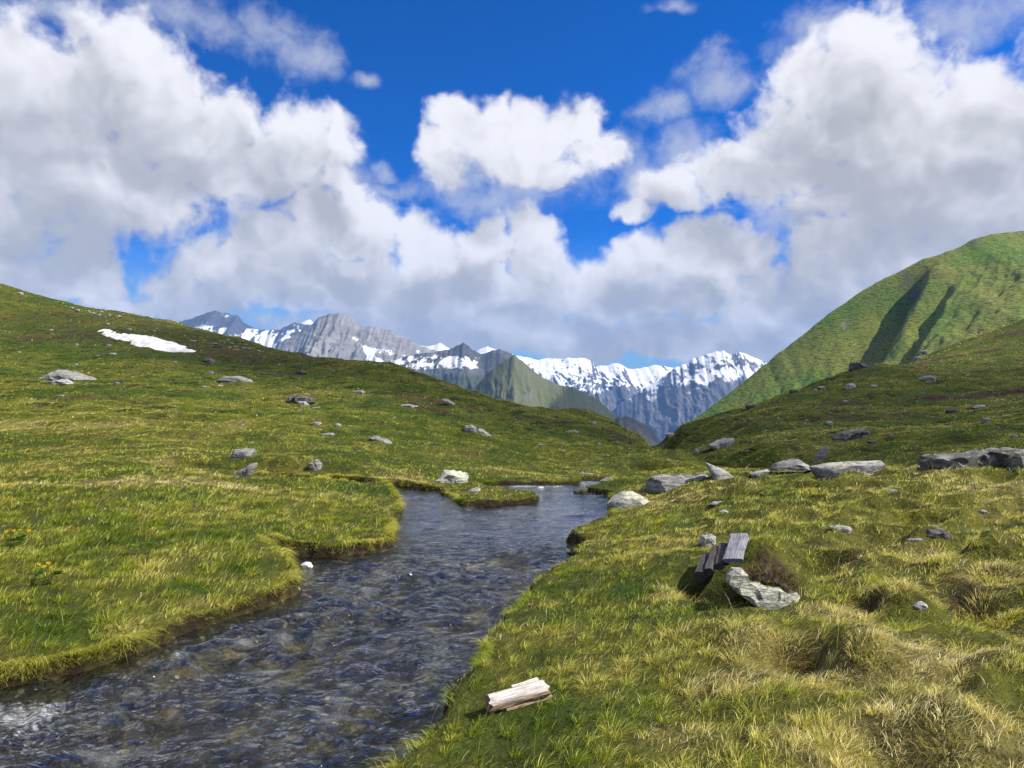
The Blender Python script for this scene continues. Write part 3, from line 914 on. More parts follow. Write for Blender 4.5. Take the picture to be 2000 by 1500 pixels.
def mat_rock(name, c1, c2, lichen, lich_amt, strata=1.0):
    m, n, out = material(name)
    tc = n.node('ShaderNodeTexCoord').outputs['Object']
    rnd = n.node('ShaderNodeObjectInfo').outputs['Random']
    p = n.v('ADD', tc, n.scale(n.v('ADD', (1.0, 2.0, 3.0), (0.0, 0.0, 0.0)), n.m('MULTIPLY', rnd, 37.0)))
    lay = n.noise(n.v('MULTIPLY', p, (1.6, 1.6, 9.0 * strata)), 2.6, 7.0, 0.62, dist=0.3)
    gr = n.noise(p, 22.0, 6.0, 0.7)
    big = n.noise(p, 3.0, 5.0, 0.6)
    c = n.mix(n.ramp(lay, 0.3, 0.68), c1, c2)
    c = n.mix(n.ramp(n.m('ADD', n.m('MULTIPLY', big, 0.7), n.m('MULTIPLY', gr, 0.5)), 0.62 - lich_amt, 0.72 - lich_amt), c, lichen)
    c = n.mix(n.ramp(gr, 0.32, 0.55), n.mix(0.35, c, (0.03, 0.03, 0.028)), c)
    crack = n.ramp(n.m('ABSOLUTE', n.m('SUBTRACT', lay, 0.47)), 0.0, 0.022)
    c = n.mix(n.m('MULTIPLY', n.m('SUBTRACT', 1.0, crack), 0.7), c, (0.03, 0.028, 0.024))
    hgt = n.m('ADD', n.m('MULTIPLY', lay, 0.9), n.m('ADD', n.m('MULTIPLY', gr, 0.35), n.m('MULTIPLY', crack, 0.15)))
    principled(n, out, **{'Base Color': c, 'Roughness': 0.88, 'Normal': bump(n, hgt, 0.8, 0.06)})
    return m


ROCKM = {
    'pale': mat_rock('pale_schist', (0.25, 0.248, 0.232), (0.42, 0.412, 0.385), (0.44, 0.44, 0.37), 0.02, 0.7),
    'grey': mat_rock('grey_schist', (0.17, 0.17, 0.162), (0.33, 0.326, 0.308), (0.32, 0.325, 0.26), 0.0),
    'dark': mat_rock('dark_schist', (0.045, 0.043, 0.038), (0.14, 0.136, 0.12), (0.15, 0.15, 0.11), -0.05),
    'lichen': mat_rock('lichened_schist', (0.24, 0.235, 0.185), (0.46, 0.45, 0.36), (0.54, 0.54, 0.43), 0.10),
    'wet': mat_rock('wet_stone', (0.07, 0.065, 0.05), (0.16, 0.15, 0.11), (0.10, 0.12, 0.03), 0.02),
    'strata': mat_rock('layered_schist', (0.035, 0.033, 0.028), (0.27, 0.265, 0.235), (0.30, 0.30, 0.24), -0.02, 0.42),
    'peat': mat_rock('dark_peat', (0.018, 0.011, 0.007), (0.05, 0.032, 0.02), (0.06, 0.035, 0.02), 0.0, 0.3),
    'white': mat_rock('white_stone', (0.62, 0.62, 0.60), (0.80, 0.80, 0.78), (0.66, 0.66, 0.62), -0.05),
}
EXCLUDE = []      # (x, y, radius) where no grass grows through stone or wood


def finish_mesh(bm, name, mat, ang=0.62, smooth=True):
    bmesh.ops.recalc_face_normals(bm, faces=bm.faces)
    me = bpy.data.meshes.new(name)
    bm.to_mesh(me)
    bm.free()
    for p_ in me.polygons:
        p_.use_smooth = smooth
    if smooth:
        me.set_sharp_from_angle(angle=ang)
    me.materials.append(mat)
    return me


def rough_up(bm, size, seed, amount, layer, tilt, cuts):
    bmesh.ops.triangulate(bm, faces=bm.faces)
    for _ in range(cuts):
        longest = [e for e in bm.edges if e.calc_length() > size * 0.11]
        if not longest:
            break
        bmesh.ops.subdivide_edges(bm, edges=longest, cuts=1)
        bmesh.ops.triangulate(bm, faces=bm.faces)
    bm.normal_update()
    ct, st = math.cos(tilt), math.sin(tilt)
    off = Vector((seed * 3.7, seed * 1.3, seed * 7.1))
    moves = []
    for v in bm.verts:
        q = v.co / size
        s = mnoise.fractal(q * 3.2 + off, 0.9, 2.0, 4) * amount + mnoise.noise(q * 1.4 + off) * amount * 0.9
        if layer:
            hh = (q.z * ct + q.x * st) * 11 + mnoise.noise(q * 2 + off) * 1.2
            s += layer * ((hh - math.floor(hh)) - 0.5)
        moves.append(v.normal * s * size)
    for v, mv_ in zip(bm.verts, moves):
        v.co += mv_


def outline_rock(name, label, pts, mat, base=None, thick=0.75, seed=1, amount=0.045, layer=0.03, tilt=0.12, Y=None, convex=True, category='rock', group=None, excl=True, lean=0.0, parent=None, cuts=4, sink=0.25, size_free=True):
    pts = np.array(pts, float)
    x0, x1 = pts[:, 0].min(), pts[:, 0].max()
    yb, yt = pts[:, 1].max(), pts[:, 1].min()
    if base is None:
        base = ((x0 + x1) / 2, yb)
    if Y is None:
        gx_, gy_, gz_ = on_ground(*base)
        Y = gy_
    k = Y / F
    w, h = (x1 - x0) * k, (yb - yt) * k
    D = thick * max(min(w, h * 3.0), h * 0.8)
    Yc = Y + D * 0.42
    k = Yc / F
    ox = (base[0] - 1000) * k
    oz = CAM_Z - (base[1] - 750) * k - amount * 0.9 * max(w, h) - 0.07 * h
    loc = np.stack([(pts[:, 0] - base[0]) * k, -(pts[:, 1] - base[1]) * k], 1)
    loc[:, 1] *= 0.88 if size_free else 1.0
    cen = loc.mean(0)
    size = max(w, h)
    low = loc[:, 1] < h * 0.22
    loc[low, 1] -= h * sink + 0.02 * size
    bm = bmesh.new()
    rr = random.Random(seed)
    rings = [(-.5, .60), (-.30, .92), (.05, 1.0), (.34, .9), (.5, .62)]
    if convex:
        for dk, sc in rings:
            for q in loc:
                j = 1 + rr.uniform(-.05, .05)
                zc = min(cen[1], h * 0.35)
                bm.verts.new((cen[0] + (q[0] - cen[0]) * sc * j, dk * D + lean * (q[1]) , zc + (q[1] - zc) * (sc if q[1] > zc else 1.0)))
        r = bmesh.ops.convex_hull(bm, input=bm.verts)
        junk = [e for e in r.get('geom_interior', []) + r.get('geom_unused', []) if isinstance(e, bmesh.types.BMVert) and e.is_valid]
        bmesh.ops.delete(bm, geom=list(set(junk)), context='VERTS')
        loose = [v for v in bm.verts if not v.link_faces]
        bmesh.ops.delete(bm, geom=loose, context='VERTS')
    else:
        prev = None
        for i, (dk, sc) in enumerate([(-.5, .84), (-.36, 1.0), (.3, .98), (.5, .8)]):
            ring = [bm.verts.new((cen[0] + (q[0] - cen[0]) * sc, dk * D + lean * q[1], cen[1] + (q[1] - cen[1]) * sc)) for q in loc]
            if prev:
                for a in range(len(ring)):
                    b = (a + 1) % len(ring)
                    bm.faces.new((prev[a], prev[b], ring[b], ring[a]))
            if i in (0, 3):
                bm.faces.new(ring)
            prev = ring
    rough_up(bm, size, seed, amount, layer, tilt, cuts)
    me = finish_mesh(bm, name, ROCKM[mat])
    o = put_obj(name, me, label, category if label else None, group=group, loc=(ox, Yc, oz), parent=parent)
    if excl:
        n_ = max(1, int(round(w / max(D, .05))))
        for i in range(n_):
            EXCLUDE.append((ox + (cen[0] - w / 2) + w * (i + .5) / n_, Yc, max(w / n_, D) * .52))
    return o


def blob_outline(px, py, w, h, seed):
    """uneven slab outline standing on (px, py + h / 2)"""
    r = random.Random(seed)
    pts = []
    n = 9
    for i in range(n):
        a = 2 * math.pi * (i + r.uniform(-.3, .3)) / n
        e = 0.82 + r.uniform(-.12, .22)
        pts.append((px + math.cos(a) * w / 2 * e, py + math.sin(a) * h / 2 * e))
    return pts


OR = outline_rock
# --- western meadow
OR('boulder', 'big pale flat-topped boulder resting on a smaller white stone, on the western meadow', [(84, 731), (105, 716), (128, 713), (150, 716), (168, 724), (182, 735), (165, 739), (140, 740), (105, 739)], 'grey', base=(133, 746), seed=2, thick=.9, sink=0.0)
OR('stone', 'small white stone under the big pale boulder on the western meadow', [(100, 751), (103, 740), (120, 736), (138, 740), (141, 747), (118, 752)], 'pale', seed=3)
OR('stone', 'small flat stone in the grass just right of the pale boulder pair', blob_outline(229, 748, 17, 6, 4), 'grey', seed=4)
OR('slab', 'long low grey slab lying on the sunny western slope', [(429, 739), (440, 731), (465, 731), (488, 735), (497, 741), (470, 743), (440, 742)], 'grey', seed=5, thick=1.0)
OR('stone', 'little round stone just left above the long low slab', blob_outline(412, 727, 13, 8, 6), 'grey', seed=6)
OR('slab', 'thin flat stone below the long low slab, wider of two', blob_outline(402, 755, 27, 6, 7), 'grey', seed=7)
OR('stone', 'small pale stone below the long low slab, right of a thin flat one', blob_outline(431, 753, 14, 7, 8), 'pale', seed=8)
OR('outcrop', 'dark craggy outcrop on the western slope with a pale tongue below', [(556, 773), (570, 766), (590, 764), (612, 768), (616, 778), (606, 785), (590, 787), (572, 783)], 'dark', seed=9, amount=.09, layer=.08)
OR('stone', 'pale tongue of rock at the foot of the dark craggy outcrop', [(582, 781), (596, 779), (603, 788), (598, 793), (588, 790)], 'pale', seed=10)
OR('slab', 'narrow flat slab just below the dark craggy outcrop', blob_outline(616, 796, 22, 6, 11), 'grey', seed=11)
OR('stone', 'half-buried pale stone with dark shaded side, upper of three below the outcrop', blob_outline(617, 826, 26, 10, 12), 'grey', seed=12)
OR('stone', 'small pale angular stone right of the half-buried stone below the outcrop', blob_outline(660, 829, 16, 10, 13), 'pale', seed=13)
OR('slab', 'flat grey slab sunk in turf, lowest of three below the outcrop', blob_outline(640, 847, 30, 11, 14), 'grey', seed=14)
OR('boulder', 'grey rounded boulder above a pointed slab in the left meadow', [(446, 888), (460, 873), (478, 867), (497, 869), (500, 877), (486, 890), (470, 894), (452, 892)], 'grey', seed=15)
OR('slab', 'pointed tilted grey slab in the left meadow, below the rounded boulder', [(448, 927), (470, 911), (490, 898), (501, 896), (495, 915), (479, 928), (462, 932)], 'grey', seed=16, thick=.6)
OR('boulder', 'upright weathered grey stone with a notch, alone in the left meadow', [(600, 904), (609, 893), (620, 890), (627, 899), (629, 915), (612, 918), (602, 911)], 'grey', seed=17, amount=.08, layer=.06)
OR('slab', 'pale flat slab beside a dark peat hollow on the slope', [(774, 792), (785, 786), (800, 785), (816, 791), (806, 796), (785, 796)], 'pale', seed=18)
OR('slab', 'flat pale slab alone on the open middle slope', [(723, 850), (735, 847), (760, 856), (769, 862), (745, 863), (728, 856)], 'grey', seed=19)
OR('stone', 'pair-like pale stone under the crest of the western hill', blob_outline(702, 764, 26, 9, 20), 'grey', seed=20)
OR('slab', 'slanting pale slab under the falling crest of the western hill', [(862, 776), (872, 775), (890, 786), (889, 791), (874, 785)], 'grey', seed=21)
OR('boulder', 'blocky grey boulder on the central slope, left of a pointed slab', [(905, 838), (908, 827), (920, 825), (931, 831), (930, 843), (914, 845)], 'grey', seed=22)
OR('slab', 'pointed pale slab on the central slope, touching a blocky boulder', [(926, 842), (934, 833), (948, 836), (966, 846), (950, 850), (932, 849)], 'pale', seed=23)
OR('stone', 'low stone on the slope below the long crest, near brown turf', blob_outline(525, 729, 34, 7, 24), 'dark', seed=24)
OR('mound', 'dark brown rocky mound high on the western slope', blob_outline(588, 726, 22, 10, 25), 'dark', seed=25, category='rock')
OR('mound', 'dark peaty mound with stones below the snow patch', blob_outline(408, 703, 30, 12, 26), 'dark', seed=26, category='rock')
OR('stone', 'pale stone on the crest knoll in the valley gap', blob_outline(1160, 825, 12, 8, 27), 'pale', seed=27)
OR('slab', 'low long stone ledge below the crest knoll in the valley gap', blob_outline(1118, 842, 38, 6, 28), 'grey', seed=28)
OR('stone', 'small stone heap on the dark green slope behind the stream bend', blob_outline(1055, 868, 16, 7, 29), 'grey', seed=29)
# --- by the water
OR('boulder', 'pale lichened boulder on the far bank of the stream', [(850, 929), (862, 917), (868, 909), (877, 907), (895, 911), (912, 914), (915, 926), (910, 937), (902, 943), (880, 941), (860, 937)], 'lichen', seed=30, amount=.07, layer=.02)
OR('stone', 'pale rounded stone at the left end of the grassy islet', [(912, 958), (920, 950), (930, 947), (938, 951), (943, 960), (930, 966), (915, 966)], 'pale', seed=31, base=(928, 966), Y=13.9)
OR('stone', 'dark wet stone behind the pale one at the islet', [(936, 952), (944, 945), (955, 945), (960, 953), (950, 959), (940, 958)], 'dark', seed=32, base=(948, 959), Y=14.6)
OR('boulder', 'large pale smooth-topped boulder with dark underside at the right bank of the bend', [(1187, 986), (1188, 975), (1200, 962), (1215, 952), (1235, 950), (1255, 960), (1268, 973), (1255, 984), (1240, 990), (1205, 994)], 'lichen', seed=33, base=(1225, 992), amount=.03, layer=.01)
OR('rock', 'dark wet wedge of rock under the grassy tongue', [(1111, 962), (1122, 953), (1140, 945), (1148, 948), (1144, 960), (1125, 966)], 'wet', seed=34, base=(1128, 966), Y=14.2)
OR('slab', 'grey slab along the top of the grassy tongue', [(1172, 934), (1190, 927), (1225, 925), (1240, 930), (1238, 938), (1180, 939)], 'grey', seed=35, Y=15.6, base=(1205, 938))
OR('slab', 'thin flat slab behind the grassy tongue, farther off', blob_outline(1143, 924, 32, 6, 36), 'grey', seed=36)
OR('stone', 'small white stone by the water under the left bank', [(587, 1106), (588, 1098), (596, 1093), (607, 1096), (611, 1104), (602, 1108)], 'white', seed=37, base=(599, 1108), Y=8.42)
OR('stone', 'mossy wet stone breaking the water in midstream', [(900, 1112), (908, 1105), (922, 1105), (935, 1111), (930, 1118), (905, 1118)], 'wet', seed=38, base=(917, 1117), Y=8.2)
OR('stone', 'small brown wet stone just above the mossy midstream stone', [(897, 1101), (903, 1096), (913, 1097), (918, 1102), (908, 1106)], 'wet', seed=39, base=(907, 1105), Y=8.6)
OR('rock', 'dark wet ledge under the mossy lip of the right bank', [(1104, 1070), (1120, 1062), (1150, 1063), (1152, 1078), (1125, 1082)], 'wet', seed=40, base=(1128, 1082), Y=9.1)
OR('stone', 'pale wave-washed stone in the far channel, left of two', blob_outline(1057, 952, 18, 9, 41), 'white', seed=41, Y=14.9, base=(1057, 956))
OR('stone', 'pale wave-washed stone in the far channel, right of two', blob_outline(1087, 951, 15, 8, 42), 'pale', seed=42, Y=14.9, base=(1087, 955))
# --- crest of the eastern bank
OR('slab', 'long low weathered slab at the left end of the row of big rocks', [(1256, 940), (1270, 926), (1320, 918), (1350, 913), (1375, 914), (1391, 925), (1398, 937), (1350, 946), (1290, 948)], 'grey', seed=50, layer=.05)
OR('slab', 'sharp triangular slab standing up between the big flat rocks', [(1379, 894), (1420, 914), (1450, 930), (1432, 934), (1400, 936), (1389, 920)], 'pale', seed=51, thick=.30, amount=.012, layer=.0, lean=.25)
OR('slab', 'small pale slab in the grass between the triangular slab and the capped boulder', [(1466, 922), (1480, 914), (1505, 911), (1508, 922), (1490, 928), (1470, 928)], 'pale', seed=52, layer=.02)
OR('boulder', 'grey boulder with an overhanging cap beside the long pale slab', [(1506, 908), (1512, 899), (1530, 893), (1548, 889), (1560, 891), (1576, 901), (1588, 908), (1570, 911), (1530, 912)], 'grey', seed=53, base=(1546, 922), amount=.03, layer=.02, sink=0.0)
OR('rock', 'shaded lower block under the overhanging cap of the grey boulder', [(1504, 924), (1507, 907), (1530, 903), (1560, 903), (1582, 911), (1584, 922), (1545, 927)], 'dark', seed=54, base=(1545, 925), thick=.6, Y=13.1)  # dark stone colour stands in for the shade beneath the cap
OR('slab', 'long pale slab like a fallen lintel on the bank crest', [(1580, 906), (1620, 898), (1700, 893), (1722, 892), (1728, 900), (1725, 913), (1680, 917), (1596, 922)], 'pale', seed=55, thick=.45, amount=.012, layer=.012, tilt=-.05)
OR('slab', 'thin ledge of stone in front of the long pale slab', [(1640, 921), (1700, 917), (1760, 919), (1755, 923), (1650, 925)], 'grey', seed=56, thick=.5)
OR('boulder', 'large dark layered boulder on the bank crest near the right edge', [(1806, 896), (1810, 884), (1830, 878), (1862, 876), (1885, 878), (1905, 872), (1935, 865), (1946, 865), (1956, 880), (1964, 902), (1955, 911), (1900, 912), (1820, 912)], 'strata', seed=57, amount=.025, layer=.05, tilt=.14, thick=.5, convex=False, cuts=5)
OR('boulder', 'layered grey boulder cut by the right edge of the picture', [(1950, 874), (1970, 868), (2010, 871), (2060, 880), (2070, 912), (1966, 912)], 'strata', seed=58, amount=.025, layer=.05, tilt=.10, thick=.6, cuts=5)
OR('stone', 'low pale stone at the left foot of the dark layered boulder', blob_outline(1801, 911, 26, 8, 59), 'grey', seed=59)
# --- dark eastern hillock
OR('slab', 'pale tilted slab low on the shaded hillock near the gully', [(1382, 865), (1405, 853), (1433, 849), (1429, 862), (1411, 874), (1398, 871)], 'pale', seed=60, thick=.5)
OR('slab', 'pale slab on the skyline where the shaded hillock meets the valley', blob_outline(1310, 847, 28, 11, 61), 'pale', seed=61)
OR('stone', 'small upright stone in the gully left of the shaded hillock', blob_outline(1360, 880, 10, 18, 62), 'grey', seed=62)
OR('slab', 'narrow slab leaning upright on the shaded hillock', [(1584, 902), (1590, 889), (1604, 870), (1614, 862), (1617, 869), (1608, 885), (1597, 900)], 'grey', seed=63, thick=.35, amount=.02)
OR('boulder', 'dark layered boulder on the shaded hillock above the leaning slab', [(1630, 851), (1640, 840), (1665, 833), (1690, 828), (1696, 836), (1680, 846), (1655, 855), (1638, 859)], 'strata', seed=64, layer=.07, tilt=-.3)
OR('stone', 'pale stone just above the dark layered boulder on the hillock', blob_outline(1619, 825, 17, 12, 65), 'pale', seed=65)
OR('outcrop', 'dark double-headed outcrop on the skyline of the shaded hillock', [(1660, 714), (1668, 699), (1685, 702), (1691, 709), (1700, 703), (1713, 711), (1706, 722), (1690, 727), (1675, 731), (1664, 726)], 'dark', seed=66, convex=False, amount=.06, thick=.7, Y=76, base=(1686, 731))
OR('boulder', 'split pale boulder high on the shaded hillock', [(1794, 738), (1800, 731), (1814, 729), (1825, 734), (1825, 741), (1806, 744)], 'grey', seed=67)
OR('stone', 'round pale stone high on the shaded hillock, left of two', [(1650, 756), (1654, 747), (1664, 745), (1672, 751), (1670, 758), (1658, 759)], 'pale', seed=68)
OR('stone', 'slanting pale stone high on the shaded hillock, right of the round one', blob_outline(1707, 753, 17, 8, 69), 'pale', seed=69)
OR('stone', 'pale stone near the hillock skyline with a thin slab beside it', blob_outline(1592, 761, 11, 9, 70), 'grey', seed=70)
OR('slab', 'thin pale slab near the hillock skyline, right of a stone', blob_outline(1605, 755, 18, 5, 71), 'pale', seed=71)
OR('slab', 'flat slab with bright top on the right of the shaded hillock', blob_outline(1916, 793, 34, 9, 72), 'pale', seed=72)
OR('stone', 'pale streaked stone below the bright flat slab on the hillock', blob_outline(1925, 819, 21, 13, 73), 'grey', seed=73)
OR('stone', 'pale stone near the right edge, above the layered boulders', blob_outline(1980, 851, 16, 10, 74), 'pale', seed=74)
OR('slab', 'dark thin slab half sunk in the lower shaded hillock', blob_outline(1705, 861, 28, 9, 75), 'dark', seed=75)
OR('mound', 'dark stony hump on the right of the shaded hillock', blob_outline(1857, 801, 24, 12, 76), 'dark', seed=76, category='rock')
OR('outcrop', 'dark rock cropping out on the left skyline of the shaded hillock', blob_outline(1470, 792, 30, 12, 77), 'dark', seed=77)
OR('outcrop', 'pale outcrop where the sunny ridge begins, upper one', blob_outline(1806, 686, 16, 9, 78), 'grey', seed=78)
OR('outcrop', 'pale outcrop where the sunny ridge begins, lower one', blob_outline(1792, 698, 14, 9, 79), 'grey', seed=79)
OR('outcrop', 'dark outcrop on the shaded hillock skyline below the green mountain', blob_outline(1552, 762, 20, 10, 80), 'dark', seed=80)
# --- stones in the grass of the eastern bank
OR('stone', 'pale broken stone in the grass behind the old boards', [(1366, 1050), (1370, 1038), (1385, 1035), (1398, 1041), (1396, 1058), (1378, 1066)], 'pale', seed=90, amount=.06)
OR('stone', 'dark hollowed stone with a pale rim on the right bank', [(1803, 1042), (1812, 1029), (1835, 1026), (1850, 1033), (1852, 1044), (1825, 1049)], 'dark', seed=91, amount=.06)
OR('stone', 'flat pale stone sunk in the turf of the right bank', blob_outline(1643, 1029, 44, 14, 92), 'pale', seed=92)
OR('stone', 'small grey stone near the top of the right bank', blob_outline(1741, 957, 26, 10, 93), 'grey', seed=93)
OR('stone', 'small pale stone near the right edge in the grass', blob_outline(1919, 998, 23, 12, 94), 'grey', seed=94)
OR('slab', 'thin grey slab in the turf left of the hollowed stone', blob_outline(1787, 1053, 42, 9, 95), 'grey', seed=95)
OR('stone', 'small pale stone on the right bank above the broken stone', blob_outline(1413, 998, 20, 10, 96), 'pale', seed=96)
OR('slab', 'thin pale slab in the grass near the smooth-topped boulder', blob_outline(1402, 981, 36, 9, 97), 'grey', seed=97)
OR('stone', 'pale stone among straw tussocks right of the big lichened rock', blob_outline(1798, 1180, 28, 22, 98), 'pale', seed=98)
LRY = on_ground(1500, 1180)[1] - .12
print('T lichen rock Y', LRY)
OR('rock', 'large pale lichen-crusted rock sloping down below the old boards', [(1428, 1123), (1433, 1110), (1441, 1099), (1456, 1098), (1458, 1117), (1474, 1127), (1507, 1130), (1525, 1136), (1544, 1145), (1555, 1142), (1561, 1149), (1555, 1161), (1564, 1173), (1571, 1186), (1579, 1198),
     (1555, 1194), (1525, 1188), (1495, 1173), (1465, 1155), (1438, 1141)], 'lichen', seed=99, convex=False, amount=.025, layer=.035, tilt=.6, thick=.28, base=(1500, 1190), Y=LRY, lean=.35, cuts=5, sink=.1)

heather = OR('heather_clump', 'dark brown heather clump growing behind the big lichened rock', [(1446, 1108), (1456, 1092), (1475, 1084), (1500, 1086), (1530, 1098), (1552, 1120), (1562, 1146), (1540, 1165), (1480, 1160), (1445, 1140)], 'peat', seed=120, base=(1500, 1165), Y=LRY + .16, category='heather', thick=.5, amount=.13, layer=0)

# --- small scattered stones that nothing tells apart
def scatter(label, group, spots, mats, seed):
    for i, (a, b, w, h) in enumerate(spots):
        OR('small_stone', label, blob_outline(a, b, w, h, seed + i), mats[i % len(mats)], seed=seed + i, group=group, cuts=2, category='stone', excl=False)


scatter('small pale stone in the loose scatter on the dark crest below the snow patch', 'stones on the crest below the snow patch',
        [(437, 668, 9, 4), (445, 663, 8, 4), (452, 670, 12, 5), (460, 676, 10, 4), (468, 671, 8, 4), (474, 678, 11, 5), (480, 672, 8, 4), (486, 680, 9, 4), (462, 683, 10, 4), (449, 677, 8, 4), (416, 670, 20, 6), (378, 665, 14, 6), (398, 664, 8, 4), (505, 685, 10, 4), (514, 687, 8, 3)], ['grey', 'pale'], 400)
scatter('small stone on the upper western slope under the skyline, left of the snow patch', 'stones on the upper western slope',
        [(140, 601, 12, 5), (152, 605, 9, 4), (172, 607, 10, 5), (182, 611, 12, 5), (192, 614, 12, 5), (198, 608, 8, 4), (212, 614, 9, 4), (232, 617, 12, 5), (205, 605, 8, 5), (40, 572, 12, 5), (252, 642, 13, 5), (210, 632, 10, 4), (300, 645, 10, 4)], ['grey', 'pale'], 430)
scatter('small stone dotted on the green slope below the snow patch', 'stones below the snow patch',
        [(212, 674, 12, 6), (220, 690, 15, 6), (150, 672, 9, 5), (100, 644, 10, 4), (190, 694, 9, 4), (38, 687, 9, 4), (340, 706, 12, 4), (148, 711, 10, 5), (120, 772, 20, 5), (545, 712, 9, 4), (472, 829, 12, 5), (501, 811, 6, 5), (640, 757, 8, 4), (650, 722, 8, 4)], ['grey', 'pale'], 460)
scatter('small pale stone strewn over the shaded eastern hillock', 'stones strewn over the shaded hillock',
        [(1651, 782, 11, 5), (1523, 795, 7, 4), (1545, 803, 6, 4), (1560, 800, 7, 5), (1587, 776, 8, 4), (1640, 800, 6, 5), (1665, 806, 8, 4), (1622, 806, 7, 5), (1735, 790, 9, 4), (1790, 784, 8, 4), (1768, 748, 8, 4), (1800, 808, 8, 4), (1822, 814, 9, 4), (1862, 812, 7, 4), (1980, 779, 8, 4), (1994, 776, 8, 5), (1740, 848, 8, 4), (1552, 835, 8, 7), (1590, 852, 6, 6), (1610, 760, 7, 4),
         (1520, 815, 8, 4), (1575, 820, 7, 5), (1700, 790, 6, 4), (1690, 770, 7, 4), (1880, 770, 7, 4), (1950, 835, 8, 4), (1925, 848, 7, 4), (1760, 830, 7, 4), (1495, 840, 7, 4), (1440, 850, 7, 4), (1460, 880, 8, 4), (1790, 870, 9, 4), (1890, 732, 9, 5), (1975, 732, 9, 4), (1935, 706, 9, 4)], ['pale', 'grey'], 500)
scatter('small pale stone lying on the green slope below the western crest', 'stones on the central slope',
        [(1187, 889, 11, 5), (1170, 867, 10, 5), (1210, 873, 9, 4), (1100, 880, 8, 4), (1020, 850, 8, 4), (960, 870, 9, 4), (1240, 880, 8, 4), (940, 800, 8, 4), (1010, 825, 8, 4), (770, 815, 8, 4), (700, 880, 9, 4)], ['grey', 'pale'], 560)

# --- loose pebbles and cobbles on the stream bed
def bed_cobble(i):
    r = random.Random(900 + i)
    bm = bmesh.new()
    bmesh.ops.create_icosphere(bm, subdivisions=2, radius=1.0)
    o_ = Vector((i * 5.1, i * 2.3, 0))
    for v in bm.verts:
        v.co *= 1 + .35 * mnoise.noise(v.co * 1.1 + o_)
        v.co.z *= .5
    return finish_mesh(bm, 'cobble', ROCKM[['wet', 'dark', 'grey', 'wet', 'dark'][i % 5]])


cob = [bed_cobble(i) for i in range(6)]
r_ = random.Random(77)
placed = 0
while placed < 150:
    yy = 3.3 + (r_.random() ** 1.5) * 9.5
    xx = r_.uniform(-4.2, 1.6)
    sd = stream_sdf(np.array([xx]), np.array([yy]))[0]
    if sd > -0.06 or abs(xx) > .72 * yy + .4:
        continue
    o = put_obj('cobble', cob[placed % 6], 'rounded cobble under the clear water of the stream bed', 'stone', group='cobbles on the stream bed')
    s_ = r_.uniform(.03, .09) * (1.3 if r_.random() < .15 else 1)
    zb = ground_z(xx, yy)[0]
    o.location = (xx, yy, min(zb + s_ * .15, -0.045 - s_ * .4))
    o.scale = (s_ * r_.uniform(.8, 1.3), s_ * r_.uniform(.8, 1.3), s_)
    o.rotation_euler = (r_.uniform(-.2, .2), r_.uniform(-.2, .2), r_.uniform(0, 6.28))
    placed += 1
print('T rocks', time.time() - T0)


# ================================================================== snow patch
def snow_patch():
    pts = [(194, 647), (205, 644), (230, 651), (262, 655), (290, 659), (320, 665), (350, 674), (368, 681), (378, 687), (372, 690), (345, 686), (318, 683), (300, 681), (280, 676), (262, 671), (240, 663), (222, 661), (208, 657)]
    w3 = np.array([on_ground(*p)[:2] for p in pts])
    lo, hi = w3.min(0) - .5, w3.max(0) + .5
    nx, ny = 160, 120
    X, Y = np.meshgrid(np.linspace(lo[0], hi[0], nx), np.linspace(lo[1], hi[1], ny))
    s = sdf_poly(X.ravel(), Y.ravel(), w3)
    s = s + .5 * fbm(X.ravel() * .5, Y.ravel() * .5, 3, .6, 71)
    zt = z_tps(X.ravel(), Y.ravel()) + hum(X.ravel(), Y.ravel())[0]
    z = zt + .28 * (1 - sstep(-1.3, .05, s)) - .35 * sstep(0., .3, s) + .03 * fbm(X.ravel() * .8, Y.ravel() * .8, 3, .5, 72)
    f = grid_faces(nx, ny)
    f = f[(s[f] < .35).any(1)]
    u_ = np.unique(f)
    rm = np.zeros(nx * ny, np.int64)
    rm[u_] = np.arange(len(u_))
    m, n, out = material('old_snow')
    p = n.node('ShaderNodeNewGeometry').outputs['Position']
    a = n.noise(p, .9, 7.0, .6)
    c = n.mix(n.ramp(a, .35, .7), (0.80, 0.80, 0.80), (0.62, 0.61, 0.59))
    principled(n, out, **{'Base Color': c, 'Roughness': .8, 'Normal': bump(n, a, .5, .3)})
    put_obj('snow_patch', raw_mesh('snow_patch', np.stack([X.ravel(), Y.ravel(), z], 1)[u_], rm[f], 4, None, True, [m]), 'long white patch of old snow high on the western hill', 'snow patch')


snow_patch()

# ================================================================== old boards and driftwood
def mat_wood(name, c1, c2, dark, scale=1.0):
    m, n, out = material(name)
    tc = n.node('ShaderNodeTexCoord').outputs['Object']
    rnd = n.node('ShaderNodeObjectInfo').outputs['Random']
    p = n.v('ADD', tc, n.node('ShaderNodeCombineXYZ', ins={0: n.m('MULTIPLY', rnd, 31.0), 1: n.m('MULTIPLY', rnd, 17.0), 2: 0.0}).outputs[0])
    g = n.noise(n.v('MULTIPLY', p, (3.0, 60.0, 60.0)), 1.6 * scale, 6.0, 0.65, dist=0.4)
    b = n.noise(p, 9.0, 5.0, 0.6)
    c = n.mix(n.ramp(g, 0.3, 0.7), c1, c2)
    c = n.mix(n.ramp(b, 0.5, 0.75), c, n.mix(0.5, c, dark))
    cr = n.ramp(g, 0.30, 0.40)
    c = n.mix(n.m('MULTIPLY', n.m('SUBTRACT', 1.0, cr), 0.85), c, dark)
    principled(n, out, **{'Base Color': c, 'Roughness': 0.85, 'Normal': bump(n, n.m('ADD', g, n.m('MULTIPLY', cr, 0.4)), 0.9, 0.012)})
    return m


